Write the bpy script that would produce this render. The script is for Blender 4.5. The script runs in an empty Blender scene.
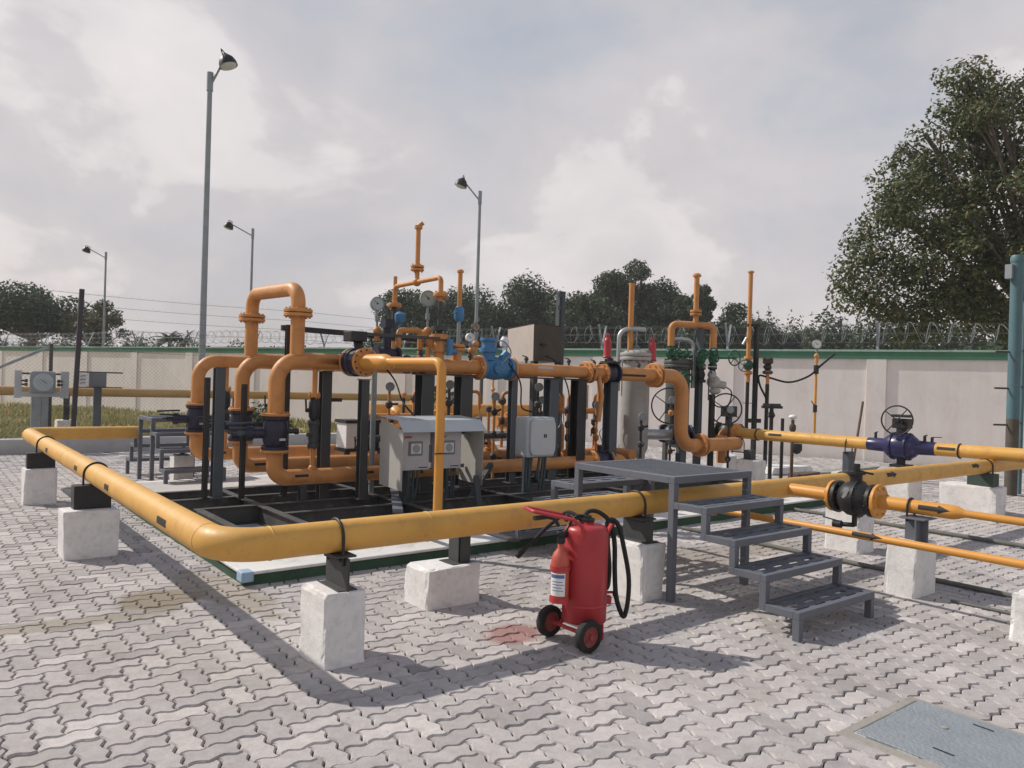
import bpy, bmesh, math, random
from mathutils import Vector, Matrix
random.seed(7)
sc = bpy.context.scene
COL = sc.collection
V3 = Vector
# ------------------------------------------------------------------ camera
def look(yaw, pitch, roll):
    cy, sy, cp, sp = math.cos(yaw), math.sin(yaw), math.cos(pitch), math.sin(pitch)
    f = V3((cp*cy, cp*sy, sp)); r = V3((sy, -cy, 0)); u = r.cross(f)
    c, s = math.cos(roll), math.sin(roll)
    r2 = c*r + s*u; u2 = -s*r + c*u
    m = Matrix((r2, u2, -f)).transposed()
    return m.to_4x4()
cam = bpy.data.cameras.new('camera'); camo = bpy.data.objects.new('camera', cam); COL.objects.link(camo)
cam.sensor_width = 36; cam.lens = 27.0; cam.clip_end = 3000; cam.clip_start = 0.05
camo.matrix_world = Matrix.Translation((0, 0, 1.6)) @ look(math.radians(51.87), math.radians(-0.1), math.radians(1.72))
sc.camera = camo
# ------------------------------------------------------------------ light
SUN_EL = 41.5
sun_from = V3((-0.52, 0.855, 0)).normalized()          # horizontal direction towards the sun
sd = bpy.data.lights.new('sun', 'SUN'); so = bpy.data.objects.new('sun', sd); COL.objects.link(so)
sd.energy = 4.3; sd.angle = math.radians(0.9); sd.color = (1.0, 0.935, 0.85)
tos = (sun_from*math.cos(math.radians(SUN_EL)) + V3((0, 0, math.sin(math.radians(SUN_EL))))).normalized()
so.rotation_euler = tos.to_track_quat('Z', 'Y').to_euler()
so.location = (-20, 20, 30)
w = bpy.data.worlds.new('World'); sc.world = w; w.use_nodes = True
nt = w.node_tree; nt.nodes.clear()
def N(t, ty, **k):
    n = t.nodes.new(ty)
    for a, b in k.items(): setattr(n, a, b)
    return n
out = N(nt, 'ShaderNodeOutputWorld'); bg = N(nt, 'ShaderNodeBackground'); bg.inputs[1].default_value = 0.121
nt.links.new(bg.outputs[0], out.inputs[0])
sky = N(nt, 'ShaderNodeTexSky', sky_type='NISHITA', sun_disc=False)
sky.sun_elevation = math.radians(SUN_EL); sky.sun_rotation = math.atan2(sun_from.x, sun_from.y)
sky.air_density = 1.5; sky.dust_density = 3.0
tc = N(nt, 'ShaderNodeTexCoord')
sep = N(nt, 'ShaderNodeSeparateXYZ'); nt.links.new(tc.outputs['Generated'], sep.inputs[0])
def M(t, op, a, b=None, clamp=False):
    n = N(t, 'ShaderNodeMath', operation=op); n.use_clamp = clamp
    for i, x in enumerate((a, b)):
        if x is None: continue
        if isinstance(x, (int, float)): n.inputs[i].default_value = x
        else: t.links.new(x, n.inputs[i])
    return n.outputs[0]
zz = M(nt, 'ADD', M(nt, 'MAXIMUM', sep.outputs[2], 0.0), 1.1)
px = M(nt, 'DIVIDE', sep.outputs[0], zz); py = M(nt, 'DIVIDE', sep.outputs[1], zz)
cmb = N(nt, 'ShaderNodeCombineXYZ'); nt.links.new(px, cmb.inputs[0]); nt.links.new(py, cmb.inputs[1])
nt.links.new(M(nt, 'MULTIPLY', sep.outputs[2], 1.1), cmb.inputs[2])
def noise(t, vec, scale, detail, rough=0.55, dist=0.0, off=None):
    n = N(t, 'ShaderNodeTexNoise'); n.inputs['Scale'].default_value = scale
    n.inputs['Detail'].default_value = detail; n.inputs['Roughness'].default_value = rough
    n.inputs['Distortion'].default_value = dist
    if off is not None:
        mp = N(t, 'ShaderNodeMapping'); mp.inputs['Location'].default_value = off
        t.links.new(vec, mp.inputs[0]); vec = mp.outputs[0]
    t.links.new(vec, n.inputs['Vector']); return n.outputs[0]
def ramp(t, fac, stops, interp='LINEAR'):
    r = N(t, 'ShaderNodeValToRGB'); cr = r.color_ramp; cr.interpolation = interp
    while len(cr.elements) > 1: cr.elements.remove(cr.elements[-1])
    cr.elements[0].position = stops[0][0]; cr.elements[0].color = stops[0][1]
    for p, c in stops[1:]:
        e = cr.elements.new(p); e.color = c
    t.links.new(fac, r.inputs[0]); return r.outputs[0]
def mixc(t, fac, a, b, mode='MIX'):
    n = N(t, 'ShaderNodeMix', data_type='RGBA', blend_type=mode)
    for i, x in ((0, fac), (6, a), (7, b)):
        if isinstance(x, (int, float)): n.inputs[i].default_value = x
        elif isinstance(x, tuple): n.inputs[i].default_value = x if len(x) == 4 else (*x, 1)
        else: t.links.new(x, n.inputs[i])
    return n.outputs[2]
SKY_OFF = (3.3, 1.5, 0.15)
n1 = noise(nt, cmb.outputs[0], 3.6, 10, 0.53, 0.25, SKY_OFF)          # big billows
n2 = noise(nt, cmb.outputs[0], 1.8, 4, 0.5, 0.2, (7.3, 2.2, 0))       # grey banks
n3 = noise(nt, tc.outputs['Generated'], 5.0, 8, 0.6, 0.6, (1.3, 4.4, 2))
cl = ramp(nt, n1, [(0.30, (4.5, 4.6, 4.95, 1)), (0.43, (4.95, 4.9, 5.12, 1)), (0.505, (5.35, 5.18, 5.28, 1)), (0.54, (6.35, 6.1, 6.08, 1)), (0.60, (6.7, 6.42, 6.38, 1)), (0.70, (5.9, 5.68, 5.7, 1))])
gr = ramp(nt, n2, [(0.38, (0.91, 0.92, 0.935, 1)), (0.62, (1.06, 1.045, 1.04, 1))])
c2 = mixc(nt, 1.0, cl, gr, 'MULTIPLY')
g3 = ramp(nt, n3, [(0.35, (0.95, 0.95, 0.955, 1)), (0.65, (1.05, 1.045, 1.04, 1))])
c3 = mixc(nt, 1.0, c2, g3, 'MULTIPLY')
hz = ramp(nt, sep.outputs[2], [(0.0, (1.02, 0.985, 0.985, 1)), (0.25, (1.0, 0.985, 0.985, 1)), (0.5, (0.97, 0.97, 0.98, 1)), (0.75, (0.44, 0.53, 0.68, 1)), (1.0, (0.30, 0.39, 0.55, 1))])
c4 = mixc(nt, 1.0, c3, hz, 'MULTIPLY')
thin = ramp(nt, n1, [(0.30, (0.3, 0.3, 0.3, 1)), (0.42, (0.05, 0.06, 0.06, 1)), (1, (0.03, 0.03, 0.03, 1))])
skyc = mixc(nt, thin, c4, sky.outputs[0])
nt.links.new(skyc, bg.inputs[0])
vs = sc.view_settings; vs.view_transform = 'Standard'; vs.look = 'None'; vs.exposure = 0.0; vs.gamma = 1.0
sc.render.resolution_x = 1024; sc.render.resolution_y = 768

# ------------------------------------------------------------------ materials
def new_mat(name):
    m = bpy.data.materials.new(name); m.use_nodes = True
    t = m.node_tree; b = t.nodes['Principled BSDF']; return m, t, b
def paint(name, col, rough=0.45, metal=0.0, var=0.12, dirt=0.25, dirtcol=(0.12, 0.1, 0.08), scale=3.0, bump=0.0, bscale=60, spec=0.4, dlo=0.52, dhi=0.75):
    m, t, b = new_mat(name)
    tc = N(t, 'ShaderNodeTexCoord'); o = tc.outputs['Object']
    a = noise(t, o, scale, 5, 0.6)
    lo = tuple(c*(1-var) for c in col); hi = tuple(min(1, c*(1+var)) for c in col)
    base = ramp(t, a, [(0.3, (*lo, 1)), (0.7, (*hi, 1))])
    d = noise(t, o, scale*3.1, 7, 0.7, 0.6, (3, 1, 5))
    dm = ramp(t, d, [(dlo, (0, 0, 0, 1)), (dhi, (dirt, dirt, dirt, 1))])
    sp = ramp(t, noise(t, o, scale*22, 4, 0.65, 0.2, (9, 4, 2)), [(0.62, (0, 0, 0, 1)), (0.72, (dirt*0.7, dirt*0.7, dirt*0.7, 1))])
    c1 = mixc(t, dm, base, dirtcol)
    t.links.new(mixc(t, sp, c1, tuple(q*0.8 for q in dirtcol)), b.inputs['Base Color'])
    rr = ramp(t, d, [(0.3, (rough*0.85,)*3+(1,)), (0.75, (min(1, rough*1.35),)*3+(1,))])
    t.links.new(rr, b.inputs['Roughness']); b.inputs['Metallic'].default_value = metal
    b.inputs['Specular IOR Level'].default_value = spec
    if bump:
        bn = N(t, 'ShaderNodeBump'); bn.inputs['Strength'].default_value = bump; bn.inputs['Distance'].default_value = 0.01
        t.links.new(noise(t, o, bscale, 4, 0.6), bn.inputs['Height']); t.links.new(bn.outputs[0], b.inputs['Normal'])
    return m
YEL = paint('yellow_paint', (0.61, 0.335, 0.075), 0.48, var=0.12, dirt=0.5, dirtcol=(0.30, 0.18, 0.08), scale=2.0, bump=0.06, bscale=25)
YEL2 = paint('bright_yellow_paint', (0.60, 0.28, 0.055), 0.4, var=0.07, dirt=0.2, dirtcol=(0.3, 0.15, 0.05), scale=2)
TAN = paint('dusty_yellow_paint', (0.44, 0.27, 0.10), 0.55, var=0.1, dirt=0.4, dirtcol=(0.25, 0.17, 0.09), scale=2)
ORG = paint('orange_paint', (0.51, 0.228, 0.072), 0.48, var=0.14, dirt=0.45, dirtcol=(0.22, 0.1, 0.05), scale=2.5)
GREY = paint('grey_steel_paint', (0.115, 0.125, 0.15), 0.5, var=0.12, dirt=0.3, dirtcol=(0.16, 0.15, 0.14), scale=3)
DGREY = paint('dark_steel_paint', (0.050, 0.053, 0.056), 0.55, var=0.15, dirt=0.4, dirtcol=(0.09, 0.08, 0.07), scale=3)
BEAM = paint('skid_beam_paint', (0.055, 0.055, 0.055), 0.6, var=0.15, dirt=0.6, dirtcol=(0.20, 0.18, 0.16), scale=2)
BGREY = paint('blue_grey_paint', (0.06, 0.075, 0.09), 0.5, var=0.1, dirt=0.3, scale=3)
BLACK = paint('black_paint', (0.018, 0.018, 0.02), 0.45, var=0.2, dirt=0.3, dirtcol=(0.07, 0.06, 0.05), scale=4)
NAVY2 = paint('bright_navy_paint', (0.026, 0.025, 0.085), 0.3, var=0.2, dirt=0.3, dirtcol=(0.06, 0.05, 0.06), scale=5)
NAVY = paint('navy_paint', (0.014, 0.014, 0.036), 0.35, var=0.2, dirt=0.35, dirtcol=(0.06, 0.05, 0.06), scale=5)
BLUE = paint('blue_paint', (0.05, 0.18, 0.36), 0.4, var=0.12, dirt=0.25, scale=5)
GREEN = paint('green_valve_paint', (0.015, 0.09, 0.045), 0.4, var=0.2, dirt=0.2, scale=6)
RED = paint('red_paint', (0.40, 0.036, 0.042), 0.35, var=0.12, dirt=0.35, dirtcol=(0.28, 0.05, 0.04), scale=4)
REDF = paint('faded_red_paint', (0.46, 0.085, 0.06), 0.45, var=0.1, dirt=0.3, dirtcol=(0.35, 0.12, 0.08), scale=5)
RUBBER = paint('black_rubber', (0.016, 0.016, 0.016), 0.75, var=0.2, dirt=0.5, dirtcol=(0.08, 0.07, 0.065), scale=7)
WHITEC = paint('white_concrete', (0.72, 0.71, 0.70), 0.85, var=0.10, dirt=0.5, dirtcol=(0.38, 0.36, 0.34), scale=3.5, bump=0.35, bscale=45, dlo=0.46, dhi=0.72)
WHITEB = paint('white_plinth_paint', (0.62, 0.61, 0.59), 0.8, var=0.1, dirt=0.8, dirtcol=(0.35, 0.31, 0.27), scale=1.2, bump=0.3, bscale=30)
GREENC = paint('green_kerb_paint', (0.03, 0.075, 0.045), 0.8, var=0.25, dirt=0.6, dirtcol=(0.10, 0.09, 0.07), scale=3, bump=0.3, bscale=30)
FLOORC = paint('plinth_concrete', (0.46, 0.44, 0.42), 0.9, var=0.12, dirt=0.7, dirtcol=(0.20, 0.18, 0.16), scale=0.9, bump=0.3, bscale=25)
LGREY = paint('light_grey_enclosure', (0.42, 0.45, 0.47), 0.4, var=0.04, dirt=0.2, dirtcol=(0.25, 0.24, 0.22), scale=4)
CREAM = paint('cream_cabinet_paint', (0.40, 0.39, 0.365), 0.5, var=0.05, dirt=0.35, dirtcol=(0.24, 0.21, 0.17), scale=3)
PANEL = paint('panel_grey', (0.40, 0.39, 0.41), 0.45, var=0.04, dirt=0.2, scale=4)
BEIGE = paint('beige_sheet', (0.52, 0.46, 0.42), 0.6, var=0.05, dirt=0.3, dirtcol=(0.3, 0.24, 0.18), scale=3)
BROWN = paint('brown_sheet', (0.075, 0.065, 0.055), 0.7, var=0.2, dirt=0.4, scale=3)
VESSEL = paint('grey_vessel_paint', (0.36, 0.365, 0.355), 0.45, var=0.08, dirt=0.4, dirtcol=(0.14, 0.125, 0.105), scale=2)
DVESSEL = paint('dark_vessel_paint', (0.075, 0.08, 0.075), 0.5, var=0.15, dirt=0.3, scale=2)
SILVER = paint('galvanised_steel', (0.42, 0.44, 0.45), 0.4, metal=0.6, var=0.1, dirt=0.3, dirtcol=(0.2, 0.2, 0.2), scale=5)
GALV = paint('weathered_galvanised', (0.26, 0.29, 0.31), 0.5, metal=0.3, var=0.12, dirt=0.3, scale=3)
WHITE = paint('white_plastic', (0.72, 0.72, 0.72), 0.4, var=0.03, dirt=0.15, scale=6)
DIAL = paint('dial_face', (0.38, 0.44, 0.47), 0.35, var=0.04, dirt=0.1, scale=6)
TEAL = paint('teal_pole_paint', (0.075, 0.15, 0.175), 0.5, var=0.12, dirt=0.6, dirtcol=(0.10, 0.085, 0.065), scale=2.2)
WALL = paint('cream_wall_paint', (0.73, 0.68, 0.655), 0.85, var=0.04, dirt=0.25, dirtcol=(0.45, 0.40, 0.36), scale=0.5, bump=0.2, bscale=20)
def streaks(m, lo=0.94):
    t = m.node_tree; b = t.nodes['Principled BSDF']; src = b.inputs['Base Color'].links[0].from_socket
    g = N(t, 'ShaderNodeNewGeometry'); mp = N(t, 'ShaderNodeMapping'); mp.inputs['Scale'].default_value = (2.0, 2.0, 0.3); t.links.new(g.outputs['Position'], mp.inputs[0])
    f = ramp(t, noise(t, mp.outputs[0], 1.6, 7, 0.7), [(0.34, (lo, lo*0.985, lo*0.965, 1)), (0.55, (1, 1, 1, 1)), (0.75, (1.03, 1.03, 1.03, 1))])
    t.links.new(mixc(t, 1.0, src, f, 'MULTIPLY'), b.inputs['Base Color'])
streaks(WALL)
COPING = paint('green_coping_paint', (0.055, 0.17, 0.105), 0.7, var=0.15, dirt=0.3, scale=1.5)
COPTOP = paint('pale_green_coping_paint', (0.30, 0.43, 0.36), 0.7, var=0.1, dirt=0.3, scale=1.5)
CONDUIT = paint('conduit_plastic', (0.055, 0.075, 0.085), 0.5, var=0.15, dirt=0.2, scale=5)
RUSTY = paint('rusty_steel', (0.10, 0.065, 0.045), 0.8, var=0.3, dirt=0.5, scale=6)
WIREM = paint('dull_wire', (0.16, 0.16, 0.155), 0.5, metal=0.5, var=0.2, dirt=0.2, scale=2)
BARK = paint('bark', (0.10, 0.08, 0.065), 0.9, var=0.3, dirt=0.4, scale=3, bump=0.6, bscale=15)
MARK = paint('black_marking', (0.02, 0.018, 0.016), 0.6, var=0.1, dirt=0.1, scale=5)
GLASSM = paint('gauge_glass', (0.55, 0.57, 0.58), 0.12, var=0.03, dirt=0.05, scale=3)
BLUEMARK = paint('blue_print', (0.08, 0.14, 0.32), 0.5, var=0.05, dirt=0.05)
MOSSC = paint('mossy_concrete', (0.30, 0.28, 0.25), 0.95, var=0.15, dirt=0.5, dirtcol=(0.16, 0.15, 0.11), scale=2, bump=0.4, bscale=25)
KERBC = paint('kerb_concrete', (0.42, 0.42, 0.42), 0.9, var=0.1, dirt=0.4, scale=1.2, bump=0.3)

def leaf_mat(name, c1, c2, c3, tr=0.25):
    m, t, b = new_mat(name)
    g = N(t, 'ShaderNodeNewGeometry')
    col = ramp(t, g.outputs['Random Per Island'], [(0.0, (*c1, 1)), (0.5, (*c2, 1)), (0.93, (*c3, 1)), (1.0, (c3[0]*1.6, c3[1]*0.95, c3[2]*0.8, 1))])
    t.links.new(col, b.inputs['Base Color']); b.inputs['Roughness'].default_value = 0.55
    b.inputs['Specular IOR Level'].default_value = 0.3
    tl = N(t, 'ShaderNodeBsdfTranslucent'); t.links.new(col, tl.inputs[0])
    mx = N(t, 'ShaderNodeMixShader'); mx.inputs[0].default_value = tr
    t.links.new(b.outputs[0], mx.inputs[1]); t.links.new(tl.outputs[0], mx.inputs[2])
    t.links.new(mx.outputs[0], t.nodes['Material Output'].inputs[0]); return m
LEAF_A = leaf_mat('broad_leaves', (0.062, 0.085, 0.036), (0.09, 0.118, 0.048), (0.14, 0.145, 0.065))
LEAF_B = leaf_mat('dark_leaves', (0.034, 0.056, 0.028), (0.044, 0.07, 0.034), (0.06, 0.088, 0.042))
LEAF_C = leaf_mat('pale_leaves', (0.05, 0.062, 0.03), (0.075, 0.09, 0.042), (0.11, 0.115, 0.06))
GRASSM = leaf_mat('grass_blades', (0.15, 0.165, 0.055), (0.25, 0.24, 0.09), (0.36, 0.31, 0.16), 0.3)

def paver_mat():
    m, t, b = new_mat('paver_concrete')
    g = N(t, 'ShaderNodeNewGeometry'); pos = g.outputs['Position']
    rnd = ramp(t, g.outputs['Random Per Island'], [(0.0, (0.30, 0.285, 0.282, 1)), (0.08, (0.38, 0.358, 0.352, 1)), (0.5, (0.43, 0.404, 0.396, 1)), (0.85, (0.47, 0.44, 0.43, 1)), (1.0, (0.53, 0.495, 0.48, 1))])
    mott = ramp(t, noise(t, pos, 14, 8, 0.7), [(0.3, (0.84, 0.84, 0.84, 1)), (0.7, (1.12, 1.12, 1.12, 1))])
    c = mixc(t, 1.0, rnd, mott, 'MULTIPLY')
    sp = ramp(t, noise(t, pos, 170, 3, 0.7), [(0.3, (0.82, 0.82, 0.82, 1)), (0.6, (1.06, 1.06, 1.06, 1))])
    c = mixc(t, 1.0, c, sp, 'MULTIPLY')
    big = ramp(t, noise(t, pos, 0.7, 5, 0.65, 0.5), [(0.3, (0.84, 0.83, 0.82, 1)), (0.62, (1.06, 1.06, 1.06, 1))])
    c = mixc(t, 1.0, c, big, 'MULTIPLY')
    sand = ramp(t, noise(t, pos, 2.6, 7, 0.68, 0.4, (4, 7, 0)), [(0.54, (0, 0, 0, 1)), (0.70, (0.45, 0.45, 0.45, 1))])
    c = mixc(t, sand, c, (0.33, 0.295, 0.26))
    dk = ramp(t, noise(t, pos, 7, 6, 0.7, 0.3, (1, 9, 3)), [(0.62, (0, 0, 0, 1)), (0.72, (0.5, 0.5, 0.5, 1))])
    c = mixc(t, dk, c, (0.19, 0.175, 0.165))
    def stain(c, cx, cy, rx, ry, rot, col, amt, sharp=0.25):
        mp = N(t, 'ShaderNodeMapping', vector_type='TEXTURE'); mp.inputs['Location'].default_value = (cx, cy, 0)
        mp.inputs['Rotation'].default_value = (0, 0, rot); mp.inputs['Scale'].default_value = (rx, ry, 1)
        t.links.new(pos, mp.inputs[0])
        sx = N(t, 'ShaderNodeSeparateXYZ'); t.links.new(mp.outputs[0], sx.inputs[0])
        rr = M(t, 'SQRT', M(t, 'ADD', M(t, 'POWER', M(t, 'ABSOLUTE', sx.outputs[0]), 2.0), M(t, 'POWER', M(t, 'ABSOLUTE', sx.outputs[1]), 2.0)))
        rr = M(t, 'ADD', rr, M(t, 'MULTIPLY', M(t, 'SUBTRACT', noise(t, pos, 5, 5, 0.6), 0.5), 1.1))
        f = ramp(t, rr, [(1-sharp, (amt,)*3+(1,)), (1+sharp, (0, 0, 0, 1))])
        return mixc(t, f, c, col)
    c = stain(c, 0.72, 5.5, 0.8, 0.13, -0.12, (0.25, 0.215, 0.16), 0.62)
    c = stain(c, 1.42, 5.75, 0.33, 0.30, 0.3, (0.235, 0.20, 0.15), 0.92)
    c = stain(c, 1.85, 5.75, 0.22, 0.9, 0.15, (0.30, 0.26, 0.21), 0.7)
    c = stain(c, 3.05, 3.82, 0.26, 0.20, 0.2, (0.27, 0.115, 0.10), 0.75, 0.35)
    c = stain(c, 3.55, 3.62, 0.13, 0.05, 0.5, (0.28, 0.14, 0.12), 0.5, 0.4)
    c = stain(c, 5.3, 5.0, 0.8, 0.4, 0.1, (0.30, 0.26, 0.21), 0.6)
    c = stain(c, 6.1, 4.6, 1.6, 0.35, 0.0, (0.24, 0.21, 0.17), 0.5)
    t.links.new(c, b.inputs['Base Color'])
    b.inputs['Roughness'].default_value = 0.88; b.inputs['Specular IOR Level'].default_value = 0.25
    bn = N(t, 'ShaderNodeBump'); bn.inputs['Strength'].default_value = 0.35; bn.inputs['Distance'].default_value = 0.004
    t.links.new(noise(t, pos, 130, 5, 0.7), bn.inputs['Height']); t.links.new(bn.outputs[0], b.inputs['Normal'])
    return m
PAVER = paver_mat()
def soil_mat(name, stops, scale):
    m, t, b = new_mat(name)
    g = N(t, 'ShaderNodeNewGeometry'); pos = g.outputs['Position']
    c = ramp(t, noise(t, pos, scale, 8, 0.65, 0.3), stops)
    f = ramp(t, noise(t, pos, scale*14, 5, 0.7), [(0.3, (0.75, 0.75, 0.75, 1)), (0.7, (1.2, 1.2, 1.2, 1))])
    t.links.new(mixc(t, 1.0, c, f, 'MULTIPLY'), b.inputs['Base Color']); b.inputs['Roughness'].default_value = 0.95
    b.inputs['Specular IOR Level'].default_value = 0.15
    return m
JOINT = soil_mat('joint_sand', [(0.3, (0.04, 0.037, 0.034, 1)), (0.55, (0.065, 0.06, 0.053, 1)), (0.72, (0.075, 0.08, 0.042, 1))], 1.2)
SOIL = soil_mat('field_soil', [(0.3, (0.19, 0.19, 0.08, 1)), (0.5, (0.28, 0.25, 0.13, 1)), (0.7, (0.36, 0.31, 0.21, 1))], 0.4)
PLATE = None
def plate_mat():
    m, t, b = new_mat('chequer_plate')
    tc = N(t, 'ShaderNodeTexCoord'); o = tc.outputs['Object']
    mp = N(t, 'ShaderNodeMapping'); mp.inputs['Rotation'].default_value = (0, 0, 0.78); mp.inputs['Scale'].default_value = (75, 48, 1)
    t.links.new(o, mp.inputs[0])
    ck = N(t, 'ShaderNodeTexVoronoi'); ck.inputs['Scale'].default_value = 1.0; t.links.new(mp.outputs[0], ck.inputs['Vector'])
    bn = N(t, 'ShaderNodeBump'); bn.inputs['Strength'].default_value = 0.6; bn.inputs['Distance'].default_value = 0.006; bn.invert = True
    t.links.new(ck.outputs[0], bn.inputs['Height']); t.links.new(bn.outputs[0], b.inputs['Normal'])
    c = ramp(t, noise(t, o, 5, 7, 0.65), [(0.3, (0.22, 0.25, 0.28, 1)), (0.7, (0.29, 0.32, 0.345, 1))])
    d = ramp(t, noise(t, o, 9, 7, 0.7, 0.4, (2, 2, 2)), [(0.58, (0, 0, 0, 1)), (0.75, (0.6, 0.6, 0.6, 1))])
    t.links.new(mixc(t, d, c, (0.25, 0.23, 0.19)), b.inputs['Base Color'])
    b.inputs['Roughness'].default_value = 0.55; b.inputs['Metallic'].default_value = 0.15
    return m
PLATE = plate_mat()

# ------------------------------------------------------------------ mesh builder
class MB:
    def __init__(s): s.v = []; s.f = []; s.sm = []
    def add(s, vs, fs, smooth=False):
        o = len(s.v); s.v += [V3(p) for p in vs]
        for f in fs:
            s.f.append([i+o for i in f]); s.sm.append(smooth)
        return s
    def box(s, lo, hi, R=None, pivot=None):
        (a, b, c), (d, e, f) = lo, hi
        vs = [V3(p) for p in ((a, b, c), (d, b, c), (d, e, c), (a, e, c), (a, b, f), (d, b, f), (d, e, f), (a, e, f))]
        if R is not None:
            pv = V3(pivot) if pivot is not None else (V3(lo)+V3(hi))/2
            vs = [pv + R @ (p-pv) for p in vs]
        return s.add(vs, [(0, 3, 2, 1), (4, 5, 6, 7), (0, 1, 5, 4), (1, 2, 6, 5), (2, 3, 7, 6), (3, 0, 4, 7)])
    def bar(s, p0, p1, wd, ht, up=(0, 0, 1)):
        p0, p1 = V3(p0), V3(p1); d = (p1-p0).normalized(); u = V3(up)
        if abs(d.dot(u)) > 0.95: u = V3((1, 0, 0))
        r = d.cross(u).normalized(); u = r.cross(d)
        vs = []
        for p in (p0, p1):
            for a, b in ((-1, -1), (1, -1), (1, 1), (-1, 1)): vs.append(p + r*a*wd/2 + u*b*ht/2)
        return s.add(vs, [(0, 1, 2, 3), (7, 6, 5, 4), (0, 4, 5, 1), (1, 5, 6, 2), (2, 6, 7, 3), (3, 7, 4, 0)])
    def ring(s, c, x, y, r, n): return [c + x*r*math.cos(2*math.pi*i/n) + y*r*math.sin(2*math.pi*i/n) for i in range(n)]
    def lathe(s, base, axis, prof, n=24, capped=True, sharp=True):
        base = V3(base); d = V3(axis).normalized()
        x = d.orthogonal().normalized(); y = d.cross(x)
        # split at sharp profile corners by duplicating rings
        P = [(float(a), float(b)) for a, b in prof]
        segs = []
        cur = [P[0]]
        for i in range(1, len(P)):
            cur.append(P[i])
            if i < len(P)-1:
                a = V3((P[i][0]-P[i-1][0], P[i][1]-P[i-1][1])).to_2d() if False else (P[i][0]-P[i-1][0], P[i][1]-P[i-1][1])
                b = (P[i+1][0]-P[i][0], P[i+1][1]-P[i][1])
                la = math.hypot(*a) or 1; lb = math.hypot(*b) or 1
                if sharp and (a[0]*b[0]+a[1]*b[1])/(la*lb) < 0.75:
                    segs.append(cur); cur = [P[i]]
        segs.append(cur)
        for sg in segs:
            vs = []; fs = []
            for r, h in sg: vs += s.ring(base + d*h, x, y, max(r, 1e-5), n)
            for k in range(len(sg)-1):
                for i in range(n):
                    j = (i+1) % n
                    fs.append((k*n+i, k*n+j, (k+1)*n+j, (k+1)*n+i))
            s.add(vs, fs, True)
        if capped:
            for (r, h), fl in ((P[0], True), (P[-1], False)):
                if r > 1e-4:
                    vs = s.ring(base + d*h, x, y, r, n)
                    s.add(vs, [tuple(reversed(range(n))) if fl else tuple(range(n))])
        return s
    def cyl(s, p0, p1, r0, r1=None, n=18, capped=True):
        p0, p1 = V3(p0), V3(p1); L = (p1-p0).length
        return s.lathe(p0, p1-p0, [(r0, 0), (r0 if r1 is None else r1, L)], n, capped)
    def sphere(s, c, r, n=16, sx=1.0, axis=(0, 0, 1)):
        prof = [(r*math.sin(math.pi*k/10), -r*sx*math.cos(math.pi*k/10)) for k in range(11)]
        return s.lathe(c, axis, prof, n, False, False)
    def tube(s, pts, r, n=16, bend=None, capped=True, closed=False, seg=8):
        P = [V3(p) for p in pts]; Q = []
        if bend and not closed:
            Q.append(P[0])
            for i in range(1, len(P)-1):
                a = (P[i-1]-P[i]); b = (P[i+1]-P[i]); la, lb = a.length, b.length
                a.normalize(); b.normalize(); ang = a.angle(b)
                if ang > 3.1: Q.append(P[i]); continue
                tl = min(bend/math.tan(ang/2), la*0.49, lb*0.49); R = tl*math.tan(ang/2)
                cdir = (a+b).normalized(); ctr = P[i] + cdir*(R/math.sin(ang/2))
                s0 = P[i]+a*tl-ctr; s1 = P[i]+b*tl-ctr; tot = s0.angle(s1); ax = s0.cross(s1).normalized()
                for k in range(seg+1): Q.append(ctr + Matrix.Rotation(tot*k/seg, 3, ax) @ s0)
            Q.append(P[-1])
        else: Q = P
        m = len(Q); T = []
        for i in range(m):
            if closed: d = Q[(i+1) % m]-Q[i-1]
            else: d = Q[min(i+1, m-1)]-Q[max(i-1, 0)]
            T.append(d.normalized())
        x = T[0].orthogonal().normalized(); vs = []
        for i in range(m):
            if i: x = (x - T[i]*x.dot(T[i])).normalized()
            vs += s.ring(Q[i], x, T[i].cross(x), r, n)
        fs = []
        for k in range(m if closed else m-1):
            k2 = (k+1) % m
            for i in range(n):
                j = (i+1) % n; fs.append((k*n+i, k*n+j, k2*n+j, k2*n+i))
        s.add(vs, fs, True)
        if capped and not closed:
            s.add(vs[:n], [tuple(reversed(range(n)))]); s.add(vs[-n:], [tuple(range(n))])
        return s
    def torus(s, c, axis, R, r, n=28, k=8):
        d = V3(axis).normalized(); x = d.orthogonal().normalized(); y = d.cross(x)
        return s.tube([V3(c)+x*R*math.cos(2*math.pi*i/n)+y*R*math.sin(2*math.pi*i/n) for i in range(n)], r, k, closed=True)
    def bolts(s, c, axis, R, h, nb=8, rb=0.011):
        d = V3(axis).normalized(); x = d.orthogonal().normalized(); y = d.cross(x)
        for i in range(nb):
            a = 2*math.pi*(i+0.5)/nb; p = V3(c)+x*R*math.cos(a)+y*R*math.sin(a)
            s.cyl(p-d*h, p+d*h, rb, n=6)
        return s
    def flange(s, c, axis, R, t, nb=8, rb=0.011):
        d = V3(axis).normalized(); c = V3(c)
        s.lathe(c-d*t/2, d, [(R*0.96, 0), (R, t*0.12), (R, t*0.88), (R*0.96, t)], 28)
        s.bolts(c, axis, R*0.8, t/2+0.016, nb, rb); return s
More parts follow.
